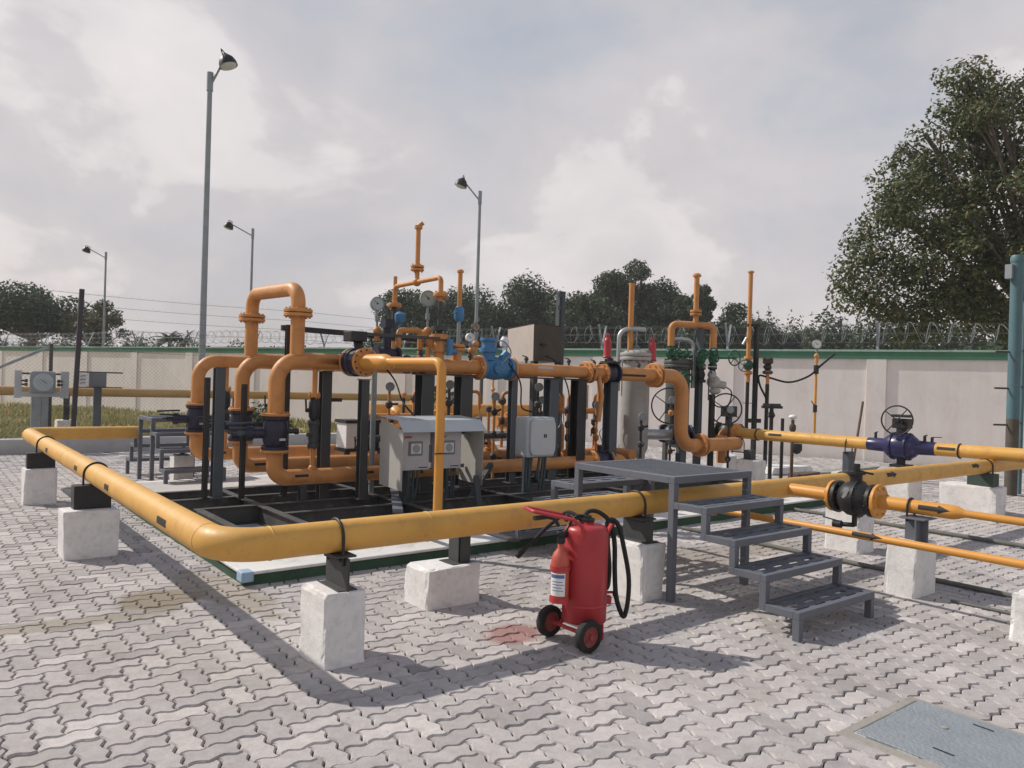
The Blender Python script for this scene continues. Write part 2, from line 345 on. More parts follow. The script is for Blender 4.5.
    def build(s, name, mat, parent=None, loc=None, bevel=0.0):
        root = parent
        while root is not None and root.parent is not None: root = root.parent
        off = V3(loc) if loc is not None else (root.location.copy() if root is not None else V3((0, 0, 0)))
        me = bpy.data.meshes.new(name); me.from_pydata([tuple(p-off) for p in s.v], [], s.f); me.update()
        me.polygons.foreach_set('use_smooth', s.sm)
        mats = mat if isinstance(mat, (list, tuple)) else [mat]
        for q in mats: me.materials.append(q)
        o = bpy.data.objects.new(name, me); COL.objects.link(o)
        if parent is not None: o.parent = parent
        else: o.location = off
        if bevel:
            b = o.modifiers.new('bevel', 'BEVEL'); b.width = bevel; b.segments = 2; b.limit_method = 'ANGLE'; b.angle_limit = 0.7
        return o
def tag(o, label=None, cat=None, group=None, kind=None):
    if label: o['label'] = label
    if cat: o['category'] = cat
    if group: o['group'] = group
    if kind: o['kind'] = kind
    return o
def thing(name, label, cat, loc, group=None):
    o = bpy.data.objects.new(name, None); COL.objects.link(o); o.location = loc; o.empty_display_size = 0.2
    return tag(o, label, cat, group)
def copy_tree(o, parent=None):
    c = o.copy(); COL.objects.link(c)
    if parent is not None: c.parent = parent
    for ch in list(o.children): copy_tree(ch, c)
    return c
X, Y, Z = V3((1, 0, 0)), V3((0, 1, 0)), V3((0, 0, 1))
def mark_on_pipe(c, axis, r, ang, L, hw, arrow=True, up=(0, 0, 1)):
    """a black painted mark lying on a pipe's skin: a dash or an arrow"""
    d = V3(axis).normalized(); u = V3(up); side = d.cross(u).normalized(); c = V3(c); m = MB()
    def P(t, a): return c + d*t + (side*math.cos(a)+u*math.sin(a))*(r+0.0025)
    da = hw/r
    body = L*0.62 if arrow else L
    K = 4
    vs = []; fs = []
    for i in range(2):
        for k in range(K+1): vs.append(P(-L/2+body*i, ang-da+2*da*k/K))
    for k in range(K): fs.append((k, k+1, K+1+k+1, K+1+k))
    if arrow:
        b0 = len(vs)
        for k in range(K+1): vs.append(P(-L/2+body, ang-1.9*da+3.8*da*k/K))
        vs.append(P(L/2, ang)); t = len(vs)-1
        for k in range(K): fs.append((b0+k, b0+k+1, t))
    return m.add(vs, fs)

# ------------------------------------------------------------------ ground
def sheet(name, x0, x1, y0, y1, z, mat, nx=1, ny=1):
    m = MB(); vs = []; fs = []
    for j in range(ny+1):
        for i in range(nx+1): vs.append((x0+(x1-x0)*i/nx, y0+(y1-y0)*j/ny, z))
    for j in range(ny):
        for i in range(nx):
            a = j*(nx+1)+i; fs.append((a, a+1, a+nx+2, a+nx+1))
    return tag(m.add(vs, fs).build(name, mat), kind='structure')
sheet('ground', -900, 900, -600, 1400, -0.06, SOIL)
sheet('joint_sand_bed', -6, 20.5, -3, 16.85, -0.017, JOINT)
def pavers():
    u = 0.116; zig = 0.0118; m = MB(); inset = 0.0038
    def edge(p, q):
        """unit edge as an odd zig-zag so that neighbouring pavers interlock"""
        d = (q[0]-p[0], q[1]-p[1]); nx_, ny_ = -d[1]/u, d[0]/u
        res = []
        for t, a in ((0.0, 0), (0.16, 0.72), (0.3, 1), (0.42, 0.5), (0.58, -0.5), (0.7, -1), (0.84, -0.72)):
            res.append((p[0]+d[0]*t+nx_*zig*a, p[1]+d[1]*t+ny_*zig*a))
        return res
    def tile(i, j, horiz):
        w_, h_ = (2, 1) if horiz else (1, 2)
        lat = [(i+k, j) for k in range(w_)] + [(i+w_, j+k) for k in range(h_)] + [(i+w_-k, j+h_) for k in range(w_)] + [(i, j+h_-k) for k in range(h_)]
        pts = []
        for k in range(len(lat)):
            p, q = lat[k], lat[(k+1) % len(lat)]
            pts += edge((p[0]*u, p[1]*u), (q[0]*u, q[1]*u))
        n = len(pts); out1 = []; out2 = []
        for k in range(n):
            a, b, c = pts[k-1], pts[k], pts[(k+1) % n]
            e1 = (b[0]-a[0], b[1]-a[1]); e2 = (c[0]-b[0], c[1]-b[1])
            l1 = math.hypot(*e1); l2 = math.hypot(*e2)
            nx_ = -(e1[1]/l1+e2[1]/l2); ny_ = e1[0]/l1+e2[0]/l2; ll = math.hypot(nx_, ny_) or 1
            nx_ /= ll; ny_ /= ll
            out1.append((b[0]+nx_*inset, b[1]+ny_*inset)); out2.append((b[0]+nx_*(inset+0.006), b[1]+ny_*(inset+0.006)))
        cx0 = i*u; cy0 = j*u; dz = random.gauss(0, 0.0017)+0.004*math.sin(cx0*2.1+1)*math.sin(cy0*1.7)+0.003*math.sin(cx0*0.7-cy0*1.1); tx = random.gauss(0, 0.011); ty = random.gauss(0, 0.011)
        cx = (i+w_/2)*u; cy = (j+h_/2)*u
        def hgt(p, z): return z + dz + tx*(p[0]-cx) + ty*(p[1]-cy)
        vs = [(p[0], p[1], -0.024) for p in out1] + [(p[0], p[1], hgt(p, -0.0095)) for p in out1] + [(p[0], p[1], hgt(p, 0.0)) for p in out2]
        fs = [tuple(range(2*n, 3*n))]
        for k in range(n):
            l = (k+1) % n
            fs.append((k, l, n+l, n+k)); fs.append((n+k, n+l, 2*n+l, 2*n+k))
        m.add(vs, fs)
    def inside(x, y):
        if y > 16.7 or y < -1.5 or x < -5.5: return False
        if 2.15 < x < 10.75 and 5.9 < y < 11.1: return False
        if x > 18.75-0.4*(y-6.6): return False
        if 3.57 < x < 4.14 and 0.57 < y < 1.74: return False
        # only where a viewer near the camera can look
        if x*0.617+y*0.787 < -0.5: return False
        return True
    for j in range(-14, 148):
        for i in range(-50, 164):
            k = (i-j) % 4
            if k == 0:
                if inside((i+1)*u, (j+.5)*u): tile(i, j, True)
            elif k == 3:
                if inside((i+.5)*u, (j+1)*u): tile(i, j, False)
    return tag(m.build('paving', PAVER), kind='structure')
pavers()
# grass field beyond the kerb
def grass():
    m = MB(); rr = random.Random(3)
    def wallx(y): return 19-0.4*(y-6.6)
    cnt = 0
    while cnt < 26000:
        y = 17.35 + 22*rr.random()**1.6; x = rr.uniform(-4, 17)
        if x > wallx(y)-0.25: continue
        patch = math.sin(x*1.3+1)*math.sin(y*0.9+x*0.4)+0.5*math.sin(x*3.1-y*2.2)
        if patch < -0.75: continue
        cnt += 1
        h = (0.08+0.13*rr.random())*(1+0.35*patch); a = rr.uniform(0, 6.28); wd = 0.018+0.03*rr.random()
        dx, dy = math.cos(a)*wd, math.sin(a)*wd; lx, ly = rr.gauss(0, h*0.4), rr.gauss(0, h*0.4)
        m.add([(x-dx, y-dy, -0.06), (x+dx, y+dy, -0.06), (x+lx, y+ly, h-0.06)], [(0, 1, 2)])
    return tag(m.build('field_grass', GRASSM), 'dry yellow green grass covering the field', None, None, 'stuff')
grass()
# kerb at the end of the paving
k = MB().box((-7, 16.85, -0.06), (15.2, 17.15, 0.27)); tag(k.build('kerb', KERBC, bevel=0.015), kind='structure')

# ------------------------------------------------------------------ boundary wall
wd = V3((-0.4, 1, 0)).normalized(); wn = V3((-wd.y, wd.x, 0))           # along the wall, and towards the camera side
if wn.dot(V3((-1, -1, 0))) < 0: wn = -wn
W0 = V3((19+0.4*6.6, 0, 0)); WH = 2.62
def wp(y, off=0.0, z=0.0):
    p = W0 + V3((-0.4*y, y, 0)); return p + wn*off + V3((0, 0, z))
bw = thing('boundary_wall', 'long cream masonry wall with green painted coping closing the yard', 'wall', wp(9))
def wallbox(y0, y1, o0, o1, z0, z1):
    m = MB(); vs = []
    for z in (z0, z1):
        vs += [wp(y0, o0, z), wp(y1, o0, z), wp(y1, o1, z), wp(y0, o1, z)]
    return m.add(vs, [(0, 1, 2, 3), (7, 6, 5, 4), (0, 4, 5, 1), (1, 5, 6, 2), (2, 6, 7, 3), (3, 7, 4, 0)])
wallbox(-4, 62, -0.2, 0.0, -0.2, WH-0.2).build('wall_face', WALL, bw)
wallbox(-4, 62, -0.24, 0.05, WH-0.198, WH-0.03).build('coping_band', COPING, bw)
wallbox(-4, 62, -0.26, 0.07, WH-0.028, WH+0.02).build('coping_top', COPTOP, bw)
py_ = 9.0-3.3*3
while py_ < 60:
    if py_ > -3: wallbox(py_-0.2, py_+0.2, 0.002, 0.045, -0.2, WH-0.2).build('pilaster', WALL, bw, bevel=0.006)
    py_ += 3.3
# razor wire on the wall
rz = thing('razor_wire_fence', 'coiled razor wire and barbed strands on steel brackets along the wall top', 'razor wire', wp(9, 0, WH))
coil = MB(); pts = []
turn = 0.21; n = int(46/turn*12)
rr = random.Random(5)
for i in range(n):
    a = 2*math.pi*i/12; y = -1.0+turn*i/12
    R = 0.23+0.025*math.sin(y*1.7)
    pts.append(wp(y+0.13*math.sin(a*0.5), -0.1+R*math.cos(a), WH+0.40+R*math.sin(a)+0.03*math.sin(y*0.9)))
coil.tube(pts, 0.005, 4, capped=False); coil.build('razor_coil', GALV, rz)
for off, zz_ in ((-0.32, 0.62), (-0.22, 0.42), (-0.1, 0.2), (0.12, 0.62), (0.03, 0.42)):
    m = MB(); m.tube([wp(-4+3.3*i, off, WH+zz_-(0.02 if i % 2 else 0)) for i in range(20)], 0.0045, 4); m.build('barbed_strand', WIREM, rz)
yb = -0.9
while yb < 60:
    m = MB()
    m.bar(wp(yb, -0.1, WH), wp(yb, -0.1, WH+0.12), 0.05, 0.05)
    m.bar(wp(yb, -0.1, WH+0.1), wp(yb, -0.36, WH+0.68), 0.05, 0.04); m.bar(wp(yb, -0.1, WH+0.1), wp(yb, 0.16, WH+0.68), 0.05, 0.04)
    m.build('wire_bracket', GALV, rz); yb += 3.3

# ------------------------------------------------------------------ trees
def leaf_cloud(m, clumps, n, ls, rr, shell=0.55):
    tot = sum(c[3]*c[4]*c[5] for c in clumps)
    for (cx, cy, cz, rx, ry, rzz) in clumps:
        k = int(n*rx*ry*rzz/tot)
        for _ in range(k):
            d = V3((rr.gauss(0, 1), rr.gauss(0, 1), rr.gauss(0, 1))).normalized()
            q = shell + (1-shell)*rr.random() if rr.random() < 0.8 else rr.random()
            q *= 1+0.18*math.sin(d.x*7+cx*3)*math.sin(d.y*6+cy)*math.sin(d.z*8+cz*2)
            p = V3((cx+d.x*rx*q, cy+d.y*ry*q, cz+d.z*rzz*q))
            nrm = (d*0.6+V3((rr.gauss(0, 0.6), rr.gauss(0, 0.6), rr.gauss(0.35, 0.6)))).normalized()
            a = nrm.orthogonal().normalized(); a = Matrix.Rotation(rr.uniform(0, 6.28), 3, nrm) @ a; b = nrm.cross(a)
            s_ = ls*rr.uniform(0.55, 1.3)
            m.add([p-a*s_, p-b*s_*0.5, p+a*s_+nrm*s_*0.2, p+b*s_*0.5], [(0, 1, 2, 3)])
def sub_clumps(c, r, n, rr, flat=0.8, lo=0.28, hi=0.48):
    res = []
    for _ in range(n):
        d = V3((rr.gauss(0, 1), rr.gauss(0, 1), rr.gauss(0, 1))).normalized(); q = rr.random()**0.45
        s_ = r[0]*rr.uniform(lo, hi)
        res.append((c[0]+d.x*r[0]*q*0.8, c[1]+d.y*r[1]*q*0.8, c[2]+d.z*r[2]*q*0.8, s_, s_, s_*flat))
    return res
def tree(name, label, base, crown, rad, nclump, nleaf, ls, mat, seed, trunk_r=0.3, group=None, lo=0.28, hi=0.48, flat=0.8, extra=(), shell=0.55, twigs=0.0):
    rr = random.Random(seed)
    t = thing(name, label, 'tree', base, group)
    cl = sub_clumps(crown, rad, nclump, rr, flat, lo, hi) + list(extra)
    m = MB(); b = V3(base); c = V3(crown); fork = b + (c-b)*0.5; fork.z = b.z + (c.z-rad[2]*0.75-b.z)*0.8
    m.tube([b, b+(fork-b)*0.5+V3((rr.uniform(-.2, .2), rr.uniform(-.2, .2), 0)), fork], trunk_r*0.8, 8)
    m.lathe(b, Z, [(trunk_r*1.5, -0.2), (trunk_r*0.95, (fork.z-b.z)*0.4)], 10)
    for q in cl[:min(len(cl), 40)]:
        e = V3(q[:3]); mid = fork.lerp(e, 0.5)+V3((rr.uniform(-.3, .3), rr.uniform(-.3, .3), rr.uniform(0, .5)))*rad[0]*0.1
        r0 = trunk_r*0.32
        m.tube([fork, mid], r0, 6, capped=False); m.tube([mid, e], r0*0.55, 5)
        for _ in range(3):
            d = V3((rr.gauss(0, 1), rr.gauss(0, 1), rr.gauss(0, 1))).normalized()
            m.tube([e.lerp(mid, rr.uniform(0, .6)), e+V3((d.x*q[3], d.y*q[4], d.z*q[5]))*rr.uniform(0.8, 1.0+twigs)], r0*0.25, 4)
    m.build('trunk', BARK, t)
    f = MB(); leaf_cloud(f, cl, nleaf, ls, rr, shell); f.build('crown', mat, t)
    return t
# the big tree on the right, beyond the wall
tree('broadleaf_tree', 'large broadleaf tree with russet tips rising over the wall at far right', (29.0, 8.4, 0), (28.7, 8.9, 8.3), (6.2, 6.2, 5.7), 96, 72000, 0.08, LEAF_A, 11, 0.38,
     lo=0.08, hi=0.19, flat=0.6, shell=0.35, twigs=0.1,
     extra=[(x_, y_, z_, r_*1.12, r_*1.12, r_*0.68) for x_, y_, z_, r_ in (
        (24.4, 12.6, 4.8, 1.1), (24.5, 12.5, 6.1, 1.0), (24.0, 12.95, 5.5, 0.75), (24.3, 12.7, 6.7, 0.7), (25.0, 12.1, 7.3, 1.0), (24.9, 12.3, 8.0, 0.6), (25.6, 11.7, 8.3, 0.9), (26.2, 11.2, 9.3, 0.9), (25.8, 11.6, 9.2, 0.4), (23.7, 13.1, 5.0, 0.4), (24.0, 13.0, 6.4, 0.35), (24.6, 12.5, 8.6, 0.4), (25.1, 12.1, 9.3, 0.3), (27.0, 10.6, 11.2, 0.3), (25.6, 12.0, 3.4, 0.5), (27.1, 10.5, 10.2, 0.9), (26.5, 11.0, 10.1, 0.45), (28.1, 9.8, 11.1, 0.9), (27.5, 10.2, 11.0, 0.45), (29.0, 8.9, 12.0, 0.7), (28.9, 9.3, 13.1, 0.35), (28.3, 9.6, 11.8, 0.6),
        (26.2, 11.2, 4.5, 1.3), (27.4, 10.1, 4.3, 1.2), (25.1, 12.1, 4.2, 0.9), (25.4, 11.6, 5.6, 1.3), (26.2, 11.0, 6.8, 1.3), (27.0, 10.4, 8.2, 1.3), (26.8, 10.5, 5.4, 1.2), (26.0, 11.5, 3.7, 0.8), (28.3, 9.5, 3.9, 1.0), (27.6, 10.0, 6.5, 1.3), (28.2, 9.6, 9.2, 1.2))])
# the wood beyond the wall in the middle: depth about 70 m
def at(pxx, depth):
    """ground point seen at column pxx and given depth, from the measured camera"""
    yaw = math.radians(51.87); f = V3((math.cos(yaw), math.sin(yaw), 0)); r = V3((math.sin(yaw), -math.cos(yaw), 0))
    return f*depth + r*((pxx-512)/768*depth)
BG = 'dark trees beyond the boundary wall'
for i, (pxx, dep, top, rw, lab) in enumerate([
    (405, 72, 10.2, 4.8, 'low rounded dark tree at the left end of the wood, behind the two pressure gauges'),
    (462, 74, 11.2, 5.4, 'dark round tree of the wood directly behind the central lamp post'),
    (527, 76, 12.6, 5.8, 'broad dark tree of the wood behind the beige instrument hood'),
    (577, 72, 11.6, 4.4, 'dense dark tree between the blue-grey post and the plain orange vent'),
    (622, 75, 14.9, 4.2, 'tallest dark tree of the wood, rising behind the tall plain orange vent'),
    (664, 74, 12.4, 4.3, 'dark tree of the wood between the plain orange vent and the branched vent'),
    (695, 70, 12.4, 2.2, 'slim dark tree with a pointed top behind the branched orange vent stack'),
    (740, 73, 9.8, 3.8, 'low dark tree behind the right-hand slim orange vent'),
    (433, 78, 10.4, 4.2, 'dark tree of the wood behind the left gauge pair and the branched vent'),
    (495, 80, 11.4, 4.6, 'dark tree of the wood between the central lamp post and the beige hood'),
    (553, 79, 11.8, 4.4, 'dark tree of the wood directly behind the blue-grey cable post'),
    (600, 80, 12.4, 4.2, 'dark tree of the wood just left of the tallest crown'),
    (645, 79, 12.6, 4.2, 'dark tree of the wood just right of the tallest crown'),
    (715, 78, 8.8, 3.4, 'low dark tree of the wood behind the right leg of the branched vent'),
    (765, 80, 8.4, 3.2, 'low dark tree of the wood behind the black T-shaped post'),
    (795, 80, 8.4, 3.0, 'small distant tree above the wall left of the large russet-tipped tree')]):
    g = at(pxx, dep); cz = top-rw*0.75
    tree('woodland_tree', lab, (g.x, g.y, 0), (g.x, g.y, top*0.56), (rw, rw, top*0.46), 46, 26000, 0.17, LEAF_B, 30+i, 0.3, BG, lo=0.2, hi=0.42, shell=0.45)
g = at(32, 62); tree('rain_tree', 'wide flat-topped rain tree beyond the far left wall', (g.x, g.y, 0), (g.x, g.y, 6.2), (6.2, 6.2, 1.9), 30, 20000, 0.17, LEAF_B, 51, 0.35, lo=0.26, hi=0.4, flat=0.42)
g = at(96, 60); tree('sparse_tree', 'sparse pale tree beside the rain tree, behind the left lamp post', (g.x, g.y, 0), (g.x, g.y, 5.3), (2.6, 2.6, 2.0), 24, 4200, 0.13, LEAF_C, 52, 0.22, lo=0.16, hi=0.3, twigs=0.5)
g = at(1014, 46); tree('background_tree', 'small dark tree seen under the large russet-tipped tree by the teal pole', (g.x, g.y, 0), (g.x, g.y, 3.9), (2.6, 2.6, 1.3), 14, 2500, 0.22, LEAF_B, 53, 0.2)
def palm(base, h, seed, label):
    rr = random.Random(seed); t = thing('palm_tree', label, 'palm', base, 'distant palms over the far left wall')
    b = V3(base); m = MB(); m.tube([b, b+V3((0.2, 0, h*0.5)), b+V3((0.1, 0, h))], 0.16, 7); m.build('trunk', BARK, t)
    f = MB(); top = b+V3((0.1, 0, h))
    for i in range(22):
        a = rr.uniform(0, 6.28); el = rr.uniform(-0.3, 1.1); L = rr.uniform(1.6, 2.3); d = V3((math.cos(a)*math.cos(el), math.sin(a)*math.cos(el), math.sin(el)))
        s_ = d.cross(Z).normalized(); prev = top
        for k in range(1, 7):
            p = top + d*L*k/6 + V3((0, 0, -0.9*(k/6)**2*L*0.5))
            wv = 0.28*(1-k/7.5)
            for sg in (-1, 1):
                f.add([prev, p, p+s_*sg*wv*1.6-Z*0.16+d*0.15, prev+s_*sg*wv*1.6-Z*0.16+d*0.12], [(0, 1, 2, 3)])
            prev = p
    f.build('fronds', LEAF_B, t)
g = at(167, 78); palm((g.x, g.y, 0), 5.0, 61, 'left one of the two small distant palms over the wall, beside the nearest lamp post')
g = at(182, 78); palm((g.x, g.y, 0), 5.0, 62, 'right one of the two small distant palms over the wall, beside the nearest lamp post')
def treeline():
    rr = random.Random(77); m = MB(); cl = []
    for pxx in range(-80, 860, 9):
        dep = rr.uniform(86, 96); g = at(pxx, dep); h = rr.uniform(4.4, 5.6)
        if pxx > 380: h = rr.uniform(8.4, 10.8)
        if 200 < pxx < 235: h = 3.4
        if pxx > 760: h = rr.uniform(7.6, 10.4)
        cl.append((g.x, g.y, h*0.5, rr.uniform(1.3, 2.2), rr.uniform(1.3, 2.2), h*0.55))
    for pxx in range(820, 1120, 9):
        dep = rr.uniform(60, 70); g = at(pxx, dep); h = rr.uniform(6.8, 9.0)
        cl.append((g.x, g.y, h*0.5, 1.6, 1.6, h*0.55))
    leaf_cloud(m, cl, 230000, 0.2, rr, 0.4)
    tag(m.build('distant_treeline', LEAF_B), 'low dark belt of far-off bushes and trees behind the wall', None, None, 'stuff')
treeline()

# ------------------------------------------------------------------ concrete plinth and skid
pl = thing('equipment_plinth', 'low white-topped concrete plinth with green painted edges under the whole pipe skid', 'plinth', (6.4, 8.5, 0))
m = MB(); m.box((2.02, 5.77, -0.05), (10.88, 11.25, 0.085)); m.build('green_edge', GREENC, pl, bevel=0.012)
m = MB(); m.box((2.0, 5.75, 0.087), (10.9, 11.27, 0.112)); m.build('white_top', WHITEB, pl, bevel=0.008)
m = MB(); m.box((2.25, 6.42, 0.1135), (10.7, 11.1, 0.117)); m.build('inner_floor', FLOORC, pl)
m = MB(); m.box((1.99, 5.74, 0.035), (2.085, 5.86, 0.115)); m.build('corner_patch', paint('pale_blue_paint', (0.30, 0.42, 0.55), 0.7, scale=6, dirt=0.4), pl, bevel=0.01)

sk = thing('skid_frame', 'dark steel channel frame lying in a grid on the plinth under the pipes', 'steel frame', (5.8, 7.6, 0.117))
def channel(p0, p1, z0=0.118, z1=0.30, wd=0.075):
    p0, p1 = V3(p0), V3(p1); mm = MB(); d = (p1-p0).normalized(); s_ = d.cross(Z)
    up_, lo_ = V3((0, 0, z1)), V3((0, 0, z0))
    mm.bar(p0+Z*(z1-0.005), p1+Z*(z1-0.005), wd, 0.010); mm.bar(p0+Z*(z0+0.005), p1+Z*(z0+0.005), wd, 0.010)
    mm.bar(p0+Z*((z0+z1)/2), p1+Z*((z0+z1)/2), 0.008, z1-z0-0.022)
    return mm
for y0, x0, x1 in ((6.42, 2.25, 9.3), (7.05, 2.84, 9.3), (7.62, 2.25, 9.3), (8.25, 2.1, 9.3), (8.85, 2.1, 9.3)):
    channel((x0, y0, 0), (x1, y0, 0)).build('cross_beam', BEAM, sk)
for x0, y0, y1 in ((2.21, 6.38, 7.66), (2.8, 6.46, 8.82), (4.15, 6.46, 8.82), (5.5, 6.46, 8.82), (7.1, 6.46, 8.82), (9.34, 6.38, 8.9), (2.06, 8.21, 8.9)):
    channel((x0, y0, 0), (x0, y1, 0), 0.12, 0.2985).build('side_beam', BEAM, sk)
m = MB(); m.bar((3.75, 6.5, 0.31), (4.5, 7.9, 0.31), 0.10, 0.02); m.build('loose_plate', GREY, sk)
for p, q in (((4.3, 6.6, 0.12), (4.9, 7.5, 0.75)), ((4.75, 6.5, 0.12), (4.95, 6.9, 0.55)), ((5.0, 7.2, 0.13), (5.6, 7.5, 0.6))):
    m = MB(); m.bar(p, q, 0.06, 0.05); m.build('diagonal_brace', DGREY, sk)
# scattered black hose under the skid
hs = MB(); hs.tube([(2.5, 6.6, 0.14), (2.9, 6.75, 0.13), (3.3, 6.62, 0.13), (3.9, 6.8, 0.14), (4.4, 6.6, 0.14), (5.2, 6.75, 0.14), (6.2, 6.6, 0.14)], 0.02, 8, 0.3)
tag(hs.build('ground_hose', RUBBER, None, (4.4, 6.6, 0.12)), 'black hose lying across the floor inside the skid frame', 'hose')

# ------------------------------------------------------------------ the big yellow ground pipe
PR = 0.0915; PZ = 0.69; FY = 4.07; LX = 1.31; RY = 12.5
gp = thing('ground_pipe', 'thick yellow gas pipe running low around the front and left of the skid', 'pipe', (LX, FY, PZ))
m = MB(); m.tube([(16.5, FY, PZ), (LX, FY, PZ), (LX, RY, PZ), (2.72, RY, PZ)], PR, 28, 0.24, seg=12); m.build('pipe', YEL, gp)
for p, ax in (((LX+0.245, FY, PZ), X), ((LX, FY+0.245, PZ), Y), ((2.55, FY, PZ), X), ((6.0, FY, PZ), X), ((LX, 8.9, PZ), Y), ((LX, RY-0.25, PZ), Y), ((9.6, FY, PZ), X)):
    m = MB(); m.lathe(V3(p)-ax*0.007, ax, [(PR, 0), (PR+0.0028, 0.003), (PR+0.0028, 0.011), (PR, 0.014)], 28, False, False); m.build('weld_seam', YEL, gp)
for yy, ln in ((4.95, 0.20), (6.6, 0.15), (8.0, 0.14), (9.9, 0.14)):
    mark_on_pipe((LX, yy, PZ), Y, PR, math.radians(180-4), ln, 0.022, False).build('flow_mark', MARK, gp)
for xx in (8.4, 10.6, 12.2):
    mark_on_pipe((xx, FY, PZ), X, PR, math.radians(25), 0.22, 0.022, True).build('flow_mark', MARK, gp)

# ------------------------------------------------------------------ pipe supports
SG = 'white concrete pipe supports'
from mathutils import noise as mnoise
def noise_at(p): return mnoise.noise(V3(p))
def support(label, lo, hi, saddle, clampc=None, axis=X, r=PR, plate_mat_=DGREY, rot=0.0):
    c = ((lo[0]+hi[0])/2, (lo[1]+hi[1])/2, 0)
    t = thing('pipe_support', label, 'pipe support', c, SG)
    m = MB(); vs = []
    rr = random.Random(int(lo[0]*100)); e = 0.012
    m.box((lo[0], lo[1], -0.03), (hi[0], hi[1], hi[2]))
    for v in m.v: v.x += rr.uniform(-e, e); v.y += rr.uniform(-e, e); v.z += rr.uniform(-e, e)*(0.6 if v.z > 0.1 else 0)
    bm = bmesh.new(); vv = [bm.verts.new(v) for v in m.v]
    for f in m.f: bm.faces.new([vv[i] for i in f])
    bmesh.ops.subdivide_edges(bm, edges=bm.edges[:], cuts=14, use_grid_fill=True); bm.verts.ensure_lookup_table()
    bm.normal_update()
    mm = MB()
    for v in bm.verts:                      # knocked, uneven edges
        ext = [min(abs(v.co[q]-(lo[q] if q < 2 else -0.03)), abs(v.co[q]-hi[q])) < 0.016 for q in range(3)]
        if sum(ext) >= 2:
            k_ = noise_at(v.co*9.0); c_ = V3(((lo[0]+hi[0])/2, (lo[1]+hi[1])/2, hi[2]/2)); d_ = (c_-v.co)
            d_ = V3((d_.x if ext[0] else 0, d_.y if ext[1] else 0, d_.z if ext[2] else 0))
            d_ = V3([math.copysign(1, q) if abs(q) > 1e-6 else 0 for q in d_])
            v.co += d_*(0.003+max(0, k_)*0.016+max(0, noise_at(v.co*31))*0.006)
        else: v.co += v.normal*noise_at(v.co*6.0)*0.003
    bm.verts.index_update(); mm.add([v.co.copy() for v in bm.verts], [[q.index for q in f.verts] for f in bm.faces]); bm.free()
    mm.build('concrete_block', WHITEC, t)
    sm = MB()
    for a, b in saddle: sm.box(a, b)
    sm.build('saddle', plate_mat_, t, bevel=0.003)
    if clampc is not None:
        c = V3(clampc); side = axis.cross(Z).normalized(); cm = MB()
        pts = [c-side*(r+0.008)-Z*(r+0.06)] + [c + (side*-math.cos(a)+Z*math.sin(a))*(r+0.008) for a in [math.pi*k/12 for k in range(13)]] + [c+side*(r+0.008)-Z*(r+0.06)]
        cm.tube(pts, 0.009, 8); cm.bar(pts[0]+Z*0.03, pts[-1]+Z*0.03, 0.05, 0.012)
        cm.build('u_bolt', BLACK, t)
    return t
support('tall white concrete block nearest the camera under the front bend of the thick yellow pipe', (1.81, 3.9, 0), (2.07, 4.23, 0.406),
        [((1.955, 3.925, 0.40), (1.968, 4.215, 0.585)), ((1.90, 3.93, 0.40), (2.02, 4.20, 0.41)), ((1.90, 3.95, 0.585), (2.02, 4.19, 0.597))], (1.945, FY, PZ))
support('low wide white block left of the red extinguisher, with a slim steel stub', (2.85, 4.515, 0), (3.31, 4.84, 0.272),
        [((3.17, 4.60, 0.27), (3.27, 4.612, 0.53)), ((3.17, 4.60, 0.27), (3.182, 4.74, 0.53)), ((3.10, 4.57, 0.268), (3.30, 4.76, 0.28)), ((3.19, 4.0, 0.535), (3.25, 4.70, 0.55))], None)
support('white block behind the red extinguisher, beside the grey platform leg', (4.33, 3.86, 0), (4.56, 4.22, 0.42),
        [((4.44, 3.89, 0.41), (4.455, 4.19, 0.585)), ((4.38, 3.89, 0.41), (4.52, 4.19, 0.424)), ((4.38, 3.92, 0.585), (4.52, 4.19, 0.597))], (4.45, FY, PZ))
support('tall white block standing under the black ball valve, carrying the thick yellow pipe', (7.44, 3.83, 0), (7.73, 4.2, 0.42),
        [((7.53, 3.9, 0.41), (7.545, 4.18, 0.60)), ((7.46, 3.9, 0.41), (7.62, 4.18, 0.424))], (7.54, FY, PZ))
support('white block right of the black ball valve, carrying the branch pipe with black arrow', (6.22, 2.74, 0), (6.60, 2.99, 0.42),
        [((6.33, 2.80, 0.39), (6.53, 2.815, 0.60)), ((6.42, 2.75, 0.39), (6.435, 2.93, 0.595)), ((6.28, 2.78, 0.394), (6.58, 2.92, 0.406)), ((6.33, 2.74, 0.60), (6.55, 2.94, 0.612))], (6.45, 2.9, 0.69), Y, 0.057, GREY)
support('white block cut by the right edge of the picture, nearest the manhole cover', (5.74, 1.52, 0), (6.12, 1.93, 0.315),
        [((5.79, 1.7, 0.31), (5.95, 1.715, 0.46)), ((5.75, 1.66, 0.31), (5.98, 1.80, 0.322))], None)
support('large white block with dark green saddle under the thick yellow pipe at right', (10.92, 3.86, 0), (11.28, 4.55, 0.44),
        [((11.0, 3.93, 0.43), (11.2, 4.24, 0.60))], (11.1, FY, PZ), X, PR, paint('dark_green_paint', (0.035, 0.06, 0.05), 0.6, scale=4))
support('wide white block under the middle of the left yellow pipe, with black saddle plate', (1.04, 7.33, 0), (1.47, 7.66, 0.40),
        [((1.13, 7.45, 0.39), (1.42, 7.60, 0.60))], (LX, 7.53, PZ), Y, PR, BLACK)
support('white block under the far corner of the left yellow pipe, with black saddle plate', (1.08, 10.5, 0), (1.42, 10.8, 0.42),
        [((1.11, 10.58, 0.41), (1.40, 10.72, 0.60))], (LX, 10.65, PZ), Y, PR, BLACK)
